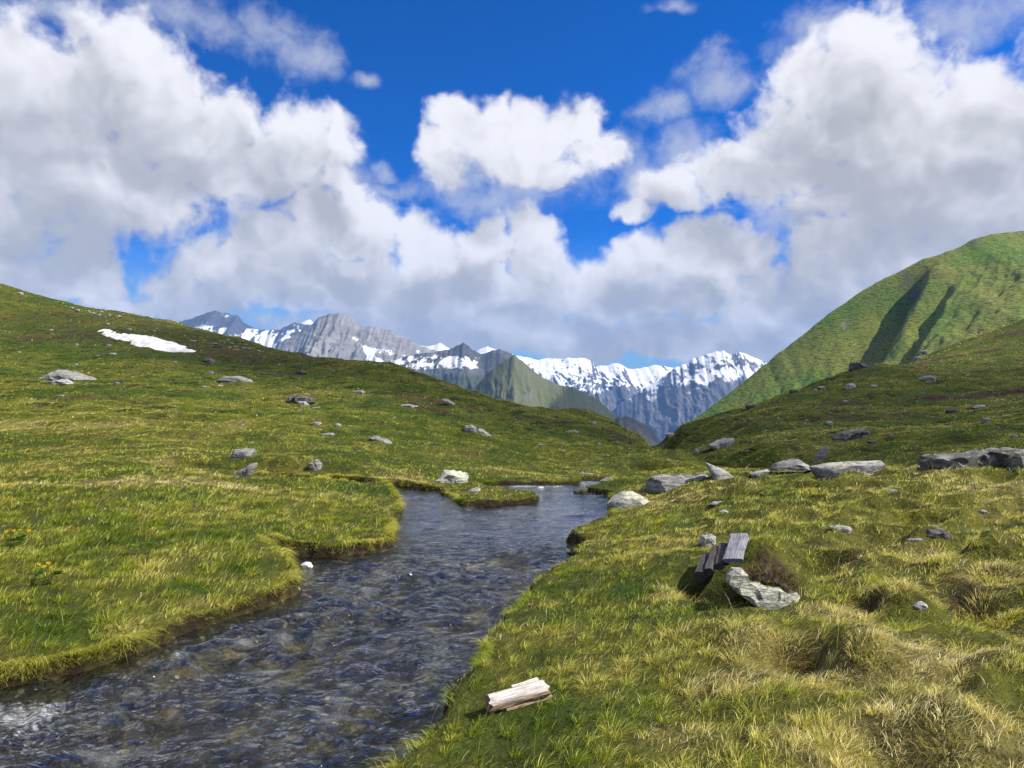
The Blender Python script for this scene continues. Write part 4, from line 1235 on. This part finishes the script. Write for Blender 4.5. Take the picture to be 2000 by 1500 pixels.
WOOD_DARK = mat_wood('tarred_wood', (0.035, 0.030, 0.030), (0.095, 0.085, 0.085), (0.008, 0.007, 0.007))
WOOD_GREY = mat_wood('weathered_grey_wood', (0.16, 0.16, 0.18), (0.30, 0.30, 0.33), (0.05, 0.05, 0.055))
WOOD_WHITE = mat_wood('bleached_wood', (0.40, 0.36, 0.31), (0.74, 0.71, 0.66), (0.15, 0.12, 0.09))
WOOD_TAN = mat_wood('broken_brown_wood', (0.26, 0.185, 0.115), (0.44, 0.33, 0.22), (0.06, 0.035, 0.02))


def at_pix(px, py, Y):
    return Vector(((px - 1000) / F * Y, Y, CAM_Z - (py - 750) / F * Y))


def beam(name, label, a, b, w, t, up, mat, seed, rnd=0.3, group=None, category='board', mat2=None, notch=0.0, taper=0.0):
    """hewn board from a to b (world), w wide, t thick; local X runs along it"""
    ax = (b - a)
    L = ax.length
    ax.normalize()
    side = ax.cross(up).normalized()
    upv = side.cross(ax).normalized()
    bm = bmesh.new()
    rr = random.Random(seed)
    nseg, prof = 22, []
    K = 14
    for k in range(K):
        an = 2 * math.pi * k / K
        cx_, cz_ = math.cos(an), math.sin(an)
        e = 1 / max(abs(cx_), abs(cz_))
        e = e * (1 - rnd) + rnd * 1.12
        prof.append((cx_ * e * w / 2, cz_ * e * t / 2))
    rows = []
    for i in range(nseg + 1):
        f = i / nseg
        row = []
        for k, (y_, z_) in enumerate(prof):
            q = Vector((f * L * 4, y_ * 18, z_ * 18)) + Vector((seed * 2.1, 0, 0))
            j = 1 + .10 * mnoise.noise(q) + .10 * mnoise.noise(q * 2.3) + .08 * mnoise.noise(Vector((f * 3, k * .9, seed))) - taper * f
            x_ = f * L
            if i in (0, nseg):
                x_ += (.05 * w * mnoise.noise(Vector((y_ * 60, z_ * 60, seed + i))) + (notch * abs(mnoise.noise(Vector((y_ * 45, z_ * 20, seed))))) * (-1 if i else 1))
            row.append(bm.verts.new((x_, y_ * j, z_ * j + .02 * t * mnoise.noise(Vector((f * 5, seed, 0))))))
        rows.append(row)
    for i in range(nseg):
        for k in range(K):
            k2 = (k + 1) % K
            bm.faces.new((rows[i][k], rows[i][k2], rows[i + 1][k2], rows[i + 1][k]))
    bm.faces.new(rows[0][::-1])
    bm.faces.new(rows[-1])
    me = finish_mesh(bm, name, mat, 0.5)
    if mat2 is not None:
        me.materials.append(mat2)
        for p_ in me.polygons:
            if p_.center.z < t * (.16 + .10 * mnoise.noise(p_.center * 25)) and 0.004 < p_.center.x:
                p_.material_index = 1
    o = put_obj(name, me, label, category, group=group)
    o.matrix_world = Matrix((( ax.x, side.x, upv.x, a.x), (ax.y, side.y, upv.y, a.y), (ax.z, side.z, upv.z, a.z), (0, 0, 0, 1)))
    return o


UP = Vector((-.25, -.25, 1))
beam('log', 'dark mossy old log, leftmost of the old boards on the right bank', at_pix(1366, 1126, 6.22), at_pix(1380, 1090, 6.62), .085, .085, UP, WOOD_DARK, 3, .8, category='log')
beam('board', 'dark weathered board next to the old log, second from left', at_pix(1384, 1117, 6.20), at_pix(1398, 1074, 6.62), .072, .060, UP, WOOD_DARK, 4, .45)
beam('board', 'dark weathered board, third from left, beside the grey plank', at_pix(1404, 1107, 6.22), at_pix(1412, 1066, 6.64), .074, .055, UP, WOOD_DARK, 5, .45)
beam('board', 'narrow dark board partly under the grey plank', at_pix(1417, 1100, 6.25), at_pix(1423, 1064, 6.66), .045, .045, UP, WOOD_DARK, 6, .45)
beam('plank', 'wide smooth grey plank tilted on top of the dark old boards', at_pix(1432, 1095, 6.16), at_pix(1443, 1045, 6.60), .155, .034, Vector((-.30, -.42, 1)), WOOD_GREY, 7, .06, category='plank')
EXCLUDE += [(1.58, 6.0, .20), (1.74, 5.95, .16), (1.62, 6.40, .30), (1.80, 6.36, .20), (1.70, 6.15, .20), (1.95, 6.2, .16), (2.1, 6.1, .2)]

# chunk of driftwood: bleached top, brown broken sides, splinters hanging below
LY = on_ground(1010, 1384)[1]
print('T log Y', LY)
root = link(bpy.data.objects.new('driftwood', None))
la, lb = at_pix(950, 1376, LY - .03), at_pix(1070, 1342, LY + .10)
gzl = ground_z((la.x + lb.x) / 2, (la.y + lb.y) / 2)[0]
root.location = (la.x, la.y, gzl)
root['label'] = 'white bleached chunk of driftwood lying in the grass near the stream'
root['category'] = 'driftwood'
parts = [beam('core', None, la, lb, .090, .074, Vector((-.10, -.38, 1)), WOOD_WHITE, 21, .75, category=None, mat2=WOOD_TAN, notch=.05, taper=.12),
         beam('splinter', None, at_pix(1000, 1346, LY + .06), at_pix(1052, 1329, LY + .12), .040, .028, Vector((0, -.3, 1)), WOOD_WHITE, 22, .4, category=None, notch=.04),
         beam('bark_strip', None, at_pix(985, 1384, LY - .01), at_pix(1078, 1356, LY + .11), .050, .022, Vector((0, -.5, 1)), WOOD_TAN, 23, .4, category=None, notch=.05)]
bpy.context.view_layer.update()
for p_ in parts:
    mw = p_.matrix_world.copy()
    p_.parent = root
    p_.matrix_parent_inverse = Matrix.Translation(-root.location)
EXCLUDE += [(la.x + (lb.x - la.x) * f, la.y + (lb.y - la.y) * f, .045) for f in (.1, .35, .6, .85)]

# ================================================================== grass
def mat_grass():
    m, n, out = material('grass_blades')
    c = n.attr('col', 'Color')
    d = n.node('ShaderNodeBsdfDiffuse', ins={'Color': c}).outputs[0]
    t = n.node('ShaderNodeBsdfTranslucent', ins={'Color': n.mix(1.0, c, (1.25, 1.2, 0.7), 'MULTIPLY')}).outputs[0]
    mx = n.node('ShaderNodeMixShader', ins={0: 0.38, 1: d, 2: t}).outputs[0]
    g = n.node('ShaderNodeBsdfGlossy', ins={'Color': (1, 1, 1), 'Roughness': 0.42}).outputs[0]
    mx = n.node('ShaderNodeMixShader', ins={0: 0.02, 1: mx, 2: g}).outputs[0]
    n.t.links.new(mx, out.inputs['Surface'])
    return m


EXC = np.array(EXCLUDE)


def excluded(x, y, grow=0.0):
    bad = np.zeros(len(x), bool)
    for ex, ey, er in EXC:
        bad |= (x - ex) ** 2 + (y - ey) ** 2 < (er + grow) ** 2
    return bad


PAL = 1.40 * np.array([(0.060, 0.112, 0.006), (0.140, 0.198, 0.012), (0.245, 0.275, 0.022), (0.375, 0.355, 0.055), (0.520, 0.440, 0.150), (0.640, 0.540, 0.270)])
BRO = np.array((0.070, 0.040, 0.022))


def palette(d):
    f = np.clip(d, 0, 1) * (len(PAL) - 1)
    i = np.minimum(f.astype(int), len(PAL) - 2)
    t = (f - i)[:, None]
    return PAL[i] * (1 - t) + PAL[i + 1] * t


def blades(x, y, z, h, w, lx, ly, curl, col, seg, rng):
    """lx, ly: how far the tip leans (in heights); curl: how far the tip drops"""
    n = len(x)
    th = rng.uniform(0, np.pi, n)
    sx, sy = np.cos(th) * w * .5, np.sin(th) * w * .5
    if seg == 1:
        ts, ws = [0, 1], [1, 0]
    elif seg == 2:
        ts, ws = [0, .55, 1], [1, .75, 0]
    else:
        ts, ws = [0, .35, .72, 1], [.8, 1, .65, 0]
    vs_, nv = [], 0
    for t, wk in zip(ts, ws):
        hx = lx * h * (.35 * t + .65 * t * t)
        hy = ly * h * (.35 * t + .65 * t * t)
        hz = h * (t - curl * t * t)
        cx_, cy_, cz_ = x + hx, y + hy, z + hz
        if wk > 0:
            vs_.append(np.stack([cx_ - sx * wk, cy_ - sy * wk, cz_], 1))
            vs_.append(np.stack([cx_ + sx * wk, cy_ + sy * wk, cz_], 1))
        else:
            vs_.append(np.stack([cx_, cy_, cz_], 1))
    k = len(vs_)
    co = np.stack(vs_, 1).reshape(-1, 3)
    tri = []
    for s in range(seg):
        a = 2 * s
        if s < seg - 1:
            tri += [(a, a + 1, a + 3), (a, a + 3, a + 2)]
        else:
            tri += [(a, a + 1, a + 2)]
    tri = np.array(tri)
    f = (np.arange(n)[:, None, None] * k + tri[None]).reshape(-1, 3)
    return co, f, np.repeat(col, k, axis=0)


rng = np.random.default_rng(11)
CO, FA, CL, OFF = [], [], [], 0


def add(bl):
    global OFF
    co, f, c = bl
    CO.append(co)
    FA.append(f + OFF)
    CL.append(c)
    OFF += len(co)


def field(n, y0, y1, seg, hmin, hmax, wk, wmin, p=1.0, umax=.76, edge_grow=.0):
    """one distance band of the meadow"""
    yy = (rng.uniform(0, 1, n) * (y1 ** (2 - p) - y0 ** (2 - p)) + y0 ** (2 - p)) ** (1 / (2 - p))
    xx = rng.uniform(-umax, umax, n) * yy
    # gather into tufts
    cell = .05 + .006 * yy
    a = rng.uniform(0, 2 * np.pi, n)
    qx, qy = np.round(xx / cell / 2.2) * cell * 2.2, np.round(yy / cell / 2.2) * cell * 2.2
    jx, jy = pnoise(qx * 3.3, qy * 3.3, 81) * cell * 1.6, pnoise(qx * 3.7, qy * 3.1, 82) * cell * 1.6
    tf = rng.uniform(0, 1, n) < .55
    rad = cell * .45 * np.sqrt(rng.uniform(0, 1, n))
    xx = np.where(tf, qx + jx + np.cos(a) * rad, xx)
    yy = np.where(tf, qy + jy + np.sin(a) * rad, yy)
    z, s = ground_z(xx, yy, True)
    gap = fbm(xx * 2.6, yy * 2.6, 3, .55, 90) * (1 - sstep(14, 30, yy))
    ok = (s > 0.018) & ~excluded(xx, yy) & (gap + rng.normal(0, .10, n) > -.20)
    xx, yy, z, s, tf, a = xx[ok], yy[ok], z[ok], s[ok], tf[ok], a[ok]
    n = len(xx)
    dd, hh, br = zone_fields(xx, yy)
    r = np.hypot(xx, yy)
    dry = dryness(xx, yy) + dd
    bank = np.exp(-s / .16) * (yy < 18)
    dry = dry + .04 * bank * (xx < -.4) * (fbm(xx * 1.1, yy * 1.1, 2, .5, 88) > -.1) - .02 * bank
    dry = dry + (rng.normal(0, .19, n) + (rng.uniform(0, 1, n) < .13) * .4) * (1.0 if y0 < 15 else (.7 if y0 < 30 else .45))
    br = np.maximum(br, heath(xx, yy) * .8)
    col = palette(dry)
    col = col * (1 + rng.normal(0, .25, n))[:, None].clip(.4, 1.6)
    isb = rng.uniform(0, 1, n) < br
    col[isb] = BRO * rng.uniform(.5, 1.9, (isb.sum(), 1))
    hn = .5 + .5 * fbm(xx * 1.1, yy * 1.1, 3, .55, 83) + .22 * sstep(-1.2, -2.2, xx) * (yy < 14)
    h = (hmin + (hmax - hmin) * np.clip(hn + hh, 0, 1.3)) * rng.uniform(.55, 1.25, n)
    h = np.where(isb, h * .55, h)
    h *= 1 - .35 * bank
    # ground-hugging turf close round stones
    h = np.where(excluded(xx, yy, .10), h * .6, h)
    w = np.maximum(wmin, wk * r) * rng.uniform(.65, 1.35, n)
    wa = .35 + 1.3 * fbm(xx * .5, yy * .5, 2, .5, 84) + rng.normal(0, .55, n)
    lean = .35 + .35 * rng.uniform(0, 1, n) + .35 * np.clip(dry, 0, 1)
    lx, ly = np.cos(wa) * lean, np.sin(wa) * lean * .8
    lx = np.where(tf, lx * .6 + np.cos(a) * .5, lx)
    ly = np.where(tf, ly * .6 + np.sin(a) * .5, ly)
    # turf leans out over the water
    e = .03
    gxs = (stream_sdf(xx + e, yy) - stream_sdf(xx - e, yy)) if y0 < 18 else np.zeros(n)
    gys = (stream_sdf(xx, yy + e) - stream_sdf(xx, yy - e)) if y0 < 18 else np.zeros(n)
    gl = np.hypot(gxs, gys) + 1e-6
    ov = np.exp(-s / .07) * (s < .5)
    lx = lx * (1 - ov) - gxs / gl * ov * 1.0
    ly = ly * (1 - ov) - gys / gl * ov * 1.0
    curl = np.clip(.25 + .35 * rng.uniform(0, 1, n) + .25 * np.clip(dry - .5, 0, 1) + .55 * ov, 0, 1.25)
    add(blades(xx, yy, z - .006, h, w, lx, ly, curl, col.clip(.004, .9), seg, rng))


field(110000, 2.4, 6.5, 3, .022, .112, .00055, .0026)
field(140000, 6.5, 11, 2, .022, .112, .00058, .0032)
field(125000, 11, 18, 2, .022, .110, .00065, .005)
field(120000, 18, 34, 1, .035, .13, .0009, .01, p=1.4, umax=.74)
field(80000, 34, 75, 1, .05, .17, .0011, .03, p=1.6, umax=.72)
field(30000, 75, 165, 1, .14, .36, .0012, .06, p=1.7, umax=.70)
print('T field', time.time() - T0)


def tussocks(spots, nb, spread, hgt, dry0, rngs=(.7, 1.3)):
    for (tx, ty) in spots:
        n = int(nb * rng.uniform(.7, 1.3))
        a = rng.uniform(0, 2 * np.pi, n)
        rr_ = spread * np.sqrt(rng.uniform(0, 1, n)) * rng.uniform(.7, 1.2)
        xx, yy = tx + np.cos(a) * rr_, ty + np.sin(a) * rr_
        z, s = ground_z(xx, yy, True)
        ok = (s > .01) & ~excluded(xx, yy)
        if not ok.any():
            continue
        xx, yy, z, a, rr_ = xx[ok], yy[ok], z[ok], a[ok], rr_[ok]
        n = len(xx)
        h = hgt * rng.uniform(.6, 1.25, n)
        dist = math.hypot(tx, ty)
        lean = .25 + .75 * rr_ / spread
        wa = .35 + fbm(tx * .5, ty * .5, 2, .5, 84)
        lx, ly = np.cos(a) * lean + .3 * np.cos(wa) + rng.normal(0, .12, n), np.sin(a) * lean + .3 * np.sin(wa) + rng.normal(0, .12, n)
        dry = dry0 + rng.normal(0, .16, n)
        col = palette(dry) * rng.uniform(.75, 1.2, n)[:, None]
        add(blades(xx, yy, z - .01, h, np.maximum(.0024, .00050 * dist) * rng.uniform(.6, 1.2, n), lx, ly, np.clip(.45 + .3 * rng.uniform(0, 1, n), 0, 1), col, 3, rng))


sp, dr = [], []
for i in range(100):
    yy = rng.uniform(2.9, 10.5) if i % 3 else rng.uniform(2.9, 6)
    xx = rng.uniform(-.05, .75) * yy + .2
    sp.append((xx, yy))
for s_ in sp:
    d_ = dryness(np.array([s_[0]]), np.array([s_[1]]))[0] + zone_fields(np.array([s_[0]]), np.array([s_[1]]))[0][0]
    tussocks([s_], 90, rng.uniform(.04, .09), rng.uniform(.06, .13), np.clip(d_ + .05, .1, .95))
for i in range(120):
    yy = rng.uniform(4.6, 12)
    xx = -rng.uniform(.15, .75) * yy
    d_ = dryness(np.array([xx]), np.array([yy]))[0] + zone_fields(np.array([xx]), np.array([yy]))[0][0]
    tussocks([(xx, yy)], 80, rng.uniform(.05, .10), rng.uniform(.09, .17), np.clip(d_, .05, .9))
# the straw-coloured tussocks one notices
for (a, b) in [(1500, 1262), (1540, 1275), (1690, 1262), (1730, 1285), (1640, 1195), (1755, 1140), (1780, 1150), (1930, 1125), (1960, 1135), (1310, 1160), (1330, 1170), (1840, 1085), (1620, 1455), (1650, 1470), (1860, 1440), (1890, 1280), (1450, 1290), (1330, 1240), (1930, 1200), (1970, 1210), (1570, 1170), (1230, 1090)]:
    p_ = on_ground(a, b)
    tussocks([(p_[0], p_[1])], 170, .13, .11, .66)
# long seed stalks standing above the turf
ns = 1800
yy = rng.uniform(2.8, 12, ns)
xx = rng.uniform(-.75, .75, ns) * yy
z, s = ground_z(xx, yy, True)
ok = (s > .01) & ~excluded(xx, yy, .05)
xx, yy, z = xx[ok], yy[ok], z[ok]
ns = len(xx)
wa = .3 + rng.normal(0, .8, ns)
add(blades(xx, yy, z, rng.uniform(.12, .27, ns), np.maximum(.0016, .00034 * yy), np.cos(wa) * .7, np.sin(wa) * .5, rng.uniform(.15, .5, ns), palette(rng.uniform(.5, .85, ns)), 3, rng))

# yellow-green moss and straw fringe that hangs over the waterline
nb = 60000
seg_a = STREAM
seg_b = np.roll(STREAM, -1, axis=0)
ln = np.hypot(*(seg_b - seg_a).T)
wgt = ln * ((seg_a[:, 1] > 2.5) & (seg_a[:, 1] < 17)) / np.maximum(4, seg_a[:, 1])
pick = rng.choice(len(STREAM), nb, p=wgt / wgt.sum())
t = rng.uniform(0, 1, nb)
bx_, by_ = (seg_a[pick] + (seg_b - seg_a)[pick] * t[:, None]).T
e = .04
gxs, gys = stream_sdf(bx_ + e, by_) - stream_sdf(bx_ - e, by_), stream_sdf(bx_, by_ + e) - stream_sdf(bx_, by_ - e)
gl = np.hypot(gxs, gys) + 1e-6
gxs, gys = gxs / gl, gys / gl
o_ = rng.uniform(.01, .11, nb)
s0 = stream_sdf(bx_, by_)
bx_, by_ = bx_ + gxs * (o_ - s0), by_ + gys * (o_ - s0)
z, s = ground_z(bx_, by_, True)
ok = (s > .0) & ~excluded(bx_, by_) & (np.abs(bx_) < .8 * by_ + .5)
bx_, by_, z, gxs, gys = bx_[ok], by_[ok], z[ok], gxs[ok], gys[ok]
n = len(bx_)
west = bx_ < -.9 - .0 * by_
mossy = fbm(bx_ * 1.3, by_ * 1.3, 2, .5, 87) > .05
dry = np.where(west, .44, .28) + rng.normal(0, .16, n) + .2 * fbm(bx_ * 1.7, by_ * 1.7, 2, .5, 86)
col = palette(dry)
mc = np.array((.13, .15, .014)) * rng.uniform(.6, 1.3, (n, 1))
short = mossy & (rng.uniform(0, 1, n) < .7)
col = np.where(short[:, None], mc, col)
h = np.where(short, rng.uniform(.015, .04, n), rng.uniform(.05, .13, n))
spread_ = rng.normal(0, .35, n)
lx, ly = -gxs * rng.uniform(.5, 1.1, n) - gys * spread_, -gys * rng.uniform(.5, 1.1, n) + gxs * spread_
keepf = fbm(bx_ * 1.4, by_ * 1.4, 2, .5, 89) + rng.normal(0, .12, n) > np.where(bx_ < -.9, .05, .24)
bx_, by_, z, h, short, lx, ly, col, n = bx_[keepf], by_[keepf], z[keepf], h[keepf], short[keepf], lx[keepf], ly[keepf], col[keepf], keepf.sum()
add(blades(bx_, by_, z - .01, h, np.maximum(.0026, .00055 * by_) * np.where(short, 1.6, 1.0), lx, ly, rng.uniform(.55, 1.05, n), col, 2, rng))
for i in range(95):
    k = rng.choice(len(STREAM), p=wgt / wgt.sum())
    q0 = seg_a[k] + (seg_b - seg_a)[k] * rng.uniform(0, 1)
    if q0[0] > -.7 and rng.uniform(0, 1) < .7:
        continue
    n = int(rng.integers(30, 80))
    bx_, by_ = q0[0] + rng.normal(0, .07, n), q0[1] + rng.normal(0, .07, n)
    gxs, gys = stream_sdf(bx_ + e, by_) - stream_sdf(bx_ - e, by_), stream_sdf(bx_, by_ + e) - stream_sdf(bx_, by_ - e)
    gl = np.hypot(gxs, gys) + 1e-6
    gxs, gys = gxs / gl, gys / gl
    s0 = stream_sdf(bx_, by_)
    o_ = rng.uniform(.02, .12, n)
    bx_, by_ = bx_ + gxs * (o_ - s0), by_ + gys * (o_ - s0)
    z, s = ground_z(bx_, by_, True)
    ok = (s > 0) & (s < .3) & ~excluded(bx_, by_)
    n = int(ok.sum())
    if not n:
        continue
    bx_, by_, z, gxs, gys = bx_[ok], by_[ok], z[ok], gxs[ok], gys[ok]
    sw = rng.normal(.2, .35) + rng.normal(0, .25, n)
    add(blades(bx_, by_, z, rng.uniform(.09, .20, n), np.maximum(.0024, .0005 * by_) * rng.uniform(.7, 1.2, n), -gxs * rng.uniform(.6, 1.2, n) - gys * sw, -gys * rng.uniform(.6, 1.2, n) + gxs * sw, rng.uniform(.75, 1.25, n), palette(rng.normal(.62 if q0[0] < -.7 else .42, .16, n)), 3, rng))
co = np.concatenate(CO)
fa = np.concatenate(FA)
cl = np.concatenate(CL)
print('T grass', time.time() - T0, len(fa), 'tris')
put_obj('grass', raw_mesh('grass', co, fa, 3, {'col': cl}, True, [mat_grass()]), 'tufted green and straw coloured alpine grass covering the meadow', 'grass', kind='stuff')

# sprigs of the heather clump
hv = np.array([v.co for v in heather.data.vertices]) + np.array(heather.location)
hn_ = np.array([v.normal for v in heather.data.vertices])
sel = rng.choice(len(hv), 5200)
hp = hv[sel] + rng.normal(0, .012, (5200, 3))
hq = hn_[sel]
hcol = np.where((rng.uniform(0, 1, (5200, 1)) < .42), np.array((.20, .19, .055)), np.array((.075, .045, .022))) * rng.uniform(.5, 1.6, (5200, 1))
hb_ = blades(hp[:, 0], hp[:, 1], hp[:, 2] - .01, rng.uniform(.02, .085, 5200), rng.uniform(.003, .006, 5200), hq[:, 0] * 1.2 + rng.normal(0, .5, 5200), hq[:, 1] * 1.2 + rng.normal(0, .5, 5200), rng.uniform(.1, .5, 5200), hcol, 2, rng)
sg = put_obj('sprigs', raw_mesh('sprigs', hb_[0] - np.array(heather.location), hb_[1], 3, {'col': hb_[2]}, True, [bpy.data.materials['grass_blades']]), parent=heather, kind='stuff')

# ================================================================== clouds overhead, outside the view, whose shade lies on the hills
def mat_cloud():
    m, n, out = material('cloud')
    d = n.node('ShaderNodeBsdfDiffuse', ins={'Color': (0.9, 0.9, 0.92)}).outputs[0]
    t = n.node('ShaderNodeBsdfTranslucent', ins={'Color': (0.9, 0.9, 0.92)}).outputs[0]
    x = n.node('ShaderNodeBsdfTransparent', ins={'Color': (1, 1, 1)}).outputs[0]
    mx = n.node('ShaderNodeMixShader', ins={0: 0.5, 1: d, 2: t}).outputs[0]
    mx = n.node('ShaderNodeMixShader', ins={0: 0.55, 1: mx, 2: x}).outputs[0]
    n.t.links.new(mx, out.inputs['Surface'])
    return m


M_cloud = mat_cloud()


def cloud(label, poly, ground_h, t, thick, rough_, seed):
    """cumulus whose shadow falls on poly (world X, Y)"""
    poly = np.array(poly, float)
    off = np.array(SUN_DIR) * t
    lo, hi = poly.min(0), poly.max(0)
    pad = (hi - lo).max() * .12
    nx = ny = 90
    X, Y = np.meshgrid(np.linspace(lo[0] - pad, hi[0] + pad, nx), np.linspace(lo[1] - pad, hi[1] + pad, ny))
    x, y = X.ravel(), Y.ravel()
    L = (hi - lo).max()
    s = sdf_poly(x, y, poly) + rough_ * fbm(x / L * 7, y / L * 7, 4, .55, seed)
    th = np.sqrt(np.clip(-s / (L * .18), 0, 1))
    bil = 1 + .35 * fbm(x / L * 9, y / L * 9, 4, .55, seed + 5)
    top = thick * th * bil
    bot = -thick * .3 * th
    f = grid_faces(nx, ny)
    f = f[(s[f] < 0).any(1)]
    n = nx * ny
    co = np.concatenate([np.stack([x, y, top], 1), np.stack([x, y, bot], 1)]) + np.array([off[0], off[1], off[2] + ground_h])
    fa_ = np.concatenate([f, f[:, ::-1] + n])
    used_ = np.unique(fa_)
    rm = np.zeros(2 * n, np.int64)
    rm[used_] = np.arange(len(used_))
    put_obj('cloud', raw_mesh('cloud', co[used_], rm[fa_], 4, None, True, [M_cloud]), label, 'cloud', kind='structure')


cloud('small white cumulus cloud overhead shading the eastern hillock', [(-46, 104), (-36, 84), (-20, 60), (-4, 47), (7, 36), (10, 25), (15, 19), (30, 17.5), (58, 24), (70, 46), (60, 80), (44, 98), (20, 108), (-10, 112)], 2.0, 1550, 26, 7, 701)
cloud('white cumulus cloud over the valley shading the green ridge', [(70, 2150), (120, 2400), (150, 2600), (170, 2900), (620, 2950), (760, 2300), (420, 1650), (100, 1750)], -60, 3600, 90, 40, 711)


# ================================================================== marsh marigolds on the left bank
def mat_flat(name, colr, rough=0.6, trans=0.3):
    m, n, out = material(name)
    p = n.node('ShaderNodeNewGeometry').outputs['Position']
    c_ = n.mix(n.noise(p, 60.0, 3.0, 0.6), n.mix(0.35, colr, (0.02, 0.02, 0.0)), colr)
    d = n.node('ShaderNodeBsdfDiffuse', ins={'Color': c_}).outputs[0]
    t = n.node('ShaderNodeBsdfTranslucent', ins={'Color': c_}).outputs[0]
    n.t.links.new(n.node('ShaderNodeMixShader', ins={0: trans, 1: d, 2: t}).outputs[0], out.inputs['Surface'])
    return m


M_petal, M_leaf, M_stem = mat_flat('yellow_petal', (0.72, 0.50, 0.012)), mat_flat('marigold_leaf', (0.10, 0.19, 0.035)), mat_flat('green_stem', (0.13, 0.20, 0.03))


def flower_mesh():
    bm = bmesh.new()
    c0_ = bm.verts.new((0, 0, .002))
    for k in range(5):
        a0 = 2 * math.pi * k / 5
        ring = [bm.verts.new((math.cos(a0 + da) * r, math.sin(a0 + da) * r, z)) for da, r, z in ((-.42, .011, .003), (-.35, .020, .007), (0, .024, .009), (.35, .020, .007), (.42, .011, .003))]
        for i in range(4):
            bm.faces.new((c0_, ring[i], ring[i + 1]))
    return finish_mesh(bm, 'flower', M_petal)


def leaf_mesh():
    bm = bmesh.new()
    c0_ = bm.verts.new((0, 0, 0))
    ring = []
    for k in range(13):
        a0 = math.pi * (-.88 + 1.76 * k / 12)
        r = .034 * (1 + .08 * math.cos(a0 * 3))
        ring.append(bm.verts.new((.006 + math.cos(a0) * r, math.sin(a0) * r, .010 * (abs(math.sin(a0)) ** 2))))
    for i in range(12):
        bm.faces.new((c0_, ring[i], ring[i + 1]))
    return finish_mesh(bm, 'leaf', M_leaf)


def stem_mesh(h):
    bm = bmesh.new()
    bmesh.ops.create_cone(bm, segments=5, radius1=.0022, radius2=.0016, depth=h, cap_ends=True)
    bmesh.ops.translate(bm, verts=bm.verts, vec=(0, 0, h / 2))
    return finish_mesh(bm, 'stem', M_stem)


FM, LM = flower_mesh(), leaf_mesh()


def marigold(px, py, spots, nleaf, label, seed):
    x, y, z = on_ground(px, py)
    r = random.Random(seed)
    root = link(bpy.data.objects.new('marsh_marigold', None))
    root.location = (x, y, z)
    root['label'] = label
    root['category'] = 'flower'
    k = y / F
    for (fx, fy) in spots:
        dx, h = (fx - px) * k, max(.10, (py - fy) * k + .03)
        dy = r.uniform(-.05, .05)
        st = put_obj('stem', stem_mesh(h), parent=root, loc=(dx, dy, 0))
        fl = put_obj('flower', FM, parent=root, loc=(dx, dy, h))
        fl.rotation_euler = (r.uniform(.2, .7), r.uniform(-.3, .3), r.uniform(0, 6))
        s = r.uniform(.8, 1.15)
        fl.scale = (s, s, s)
    for i in range(nleaf):
        lf = put_obj('leaf', LM, parent=root, loc=(r.uniform(-.12, .12), r.uniform(-.10, .06), r.uniform(.06, .12)))
        lf.rotation_euler = (r.uniform(-.3, .5), r.uniform(-.3, .3), r.uniform(0, 6.28))
        s = r.uniform(.8, 1.4)
        lf.scale = (s, s, s)


marigold(96, 1140, [(80, 1108), (95, 1107), (82, 1116), (98, 1116), (107, 1118)], 9, 'small marsh marigold with five yellow flowers on the left bank', 1)
marigold(35, 1068, [(8, 1046), (18, 1041), (26, 1044), (36, 1042), (45, 1040), (52, 1045), (60, 1041), (66, 1044), (30, 1049), (14, 1048)], 12, 'wide marsh marigold clump full of yellow flowers near the left edge', 2)
marigold(280, 1082, [(282, 1066), (264, 1086)], 3, 'two tiny yellow marigold flowers alone in the left meadow grass', 3)
print('T total', time.time() - T0)
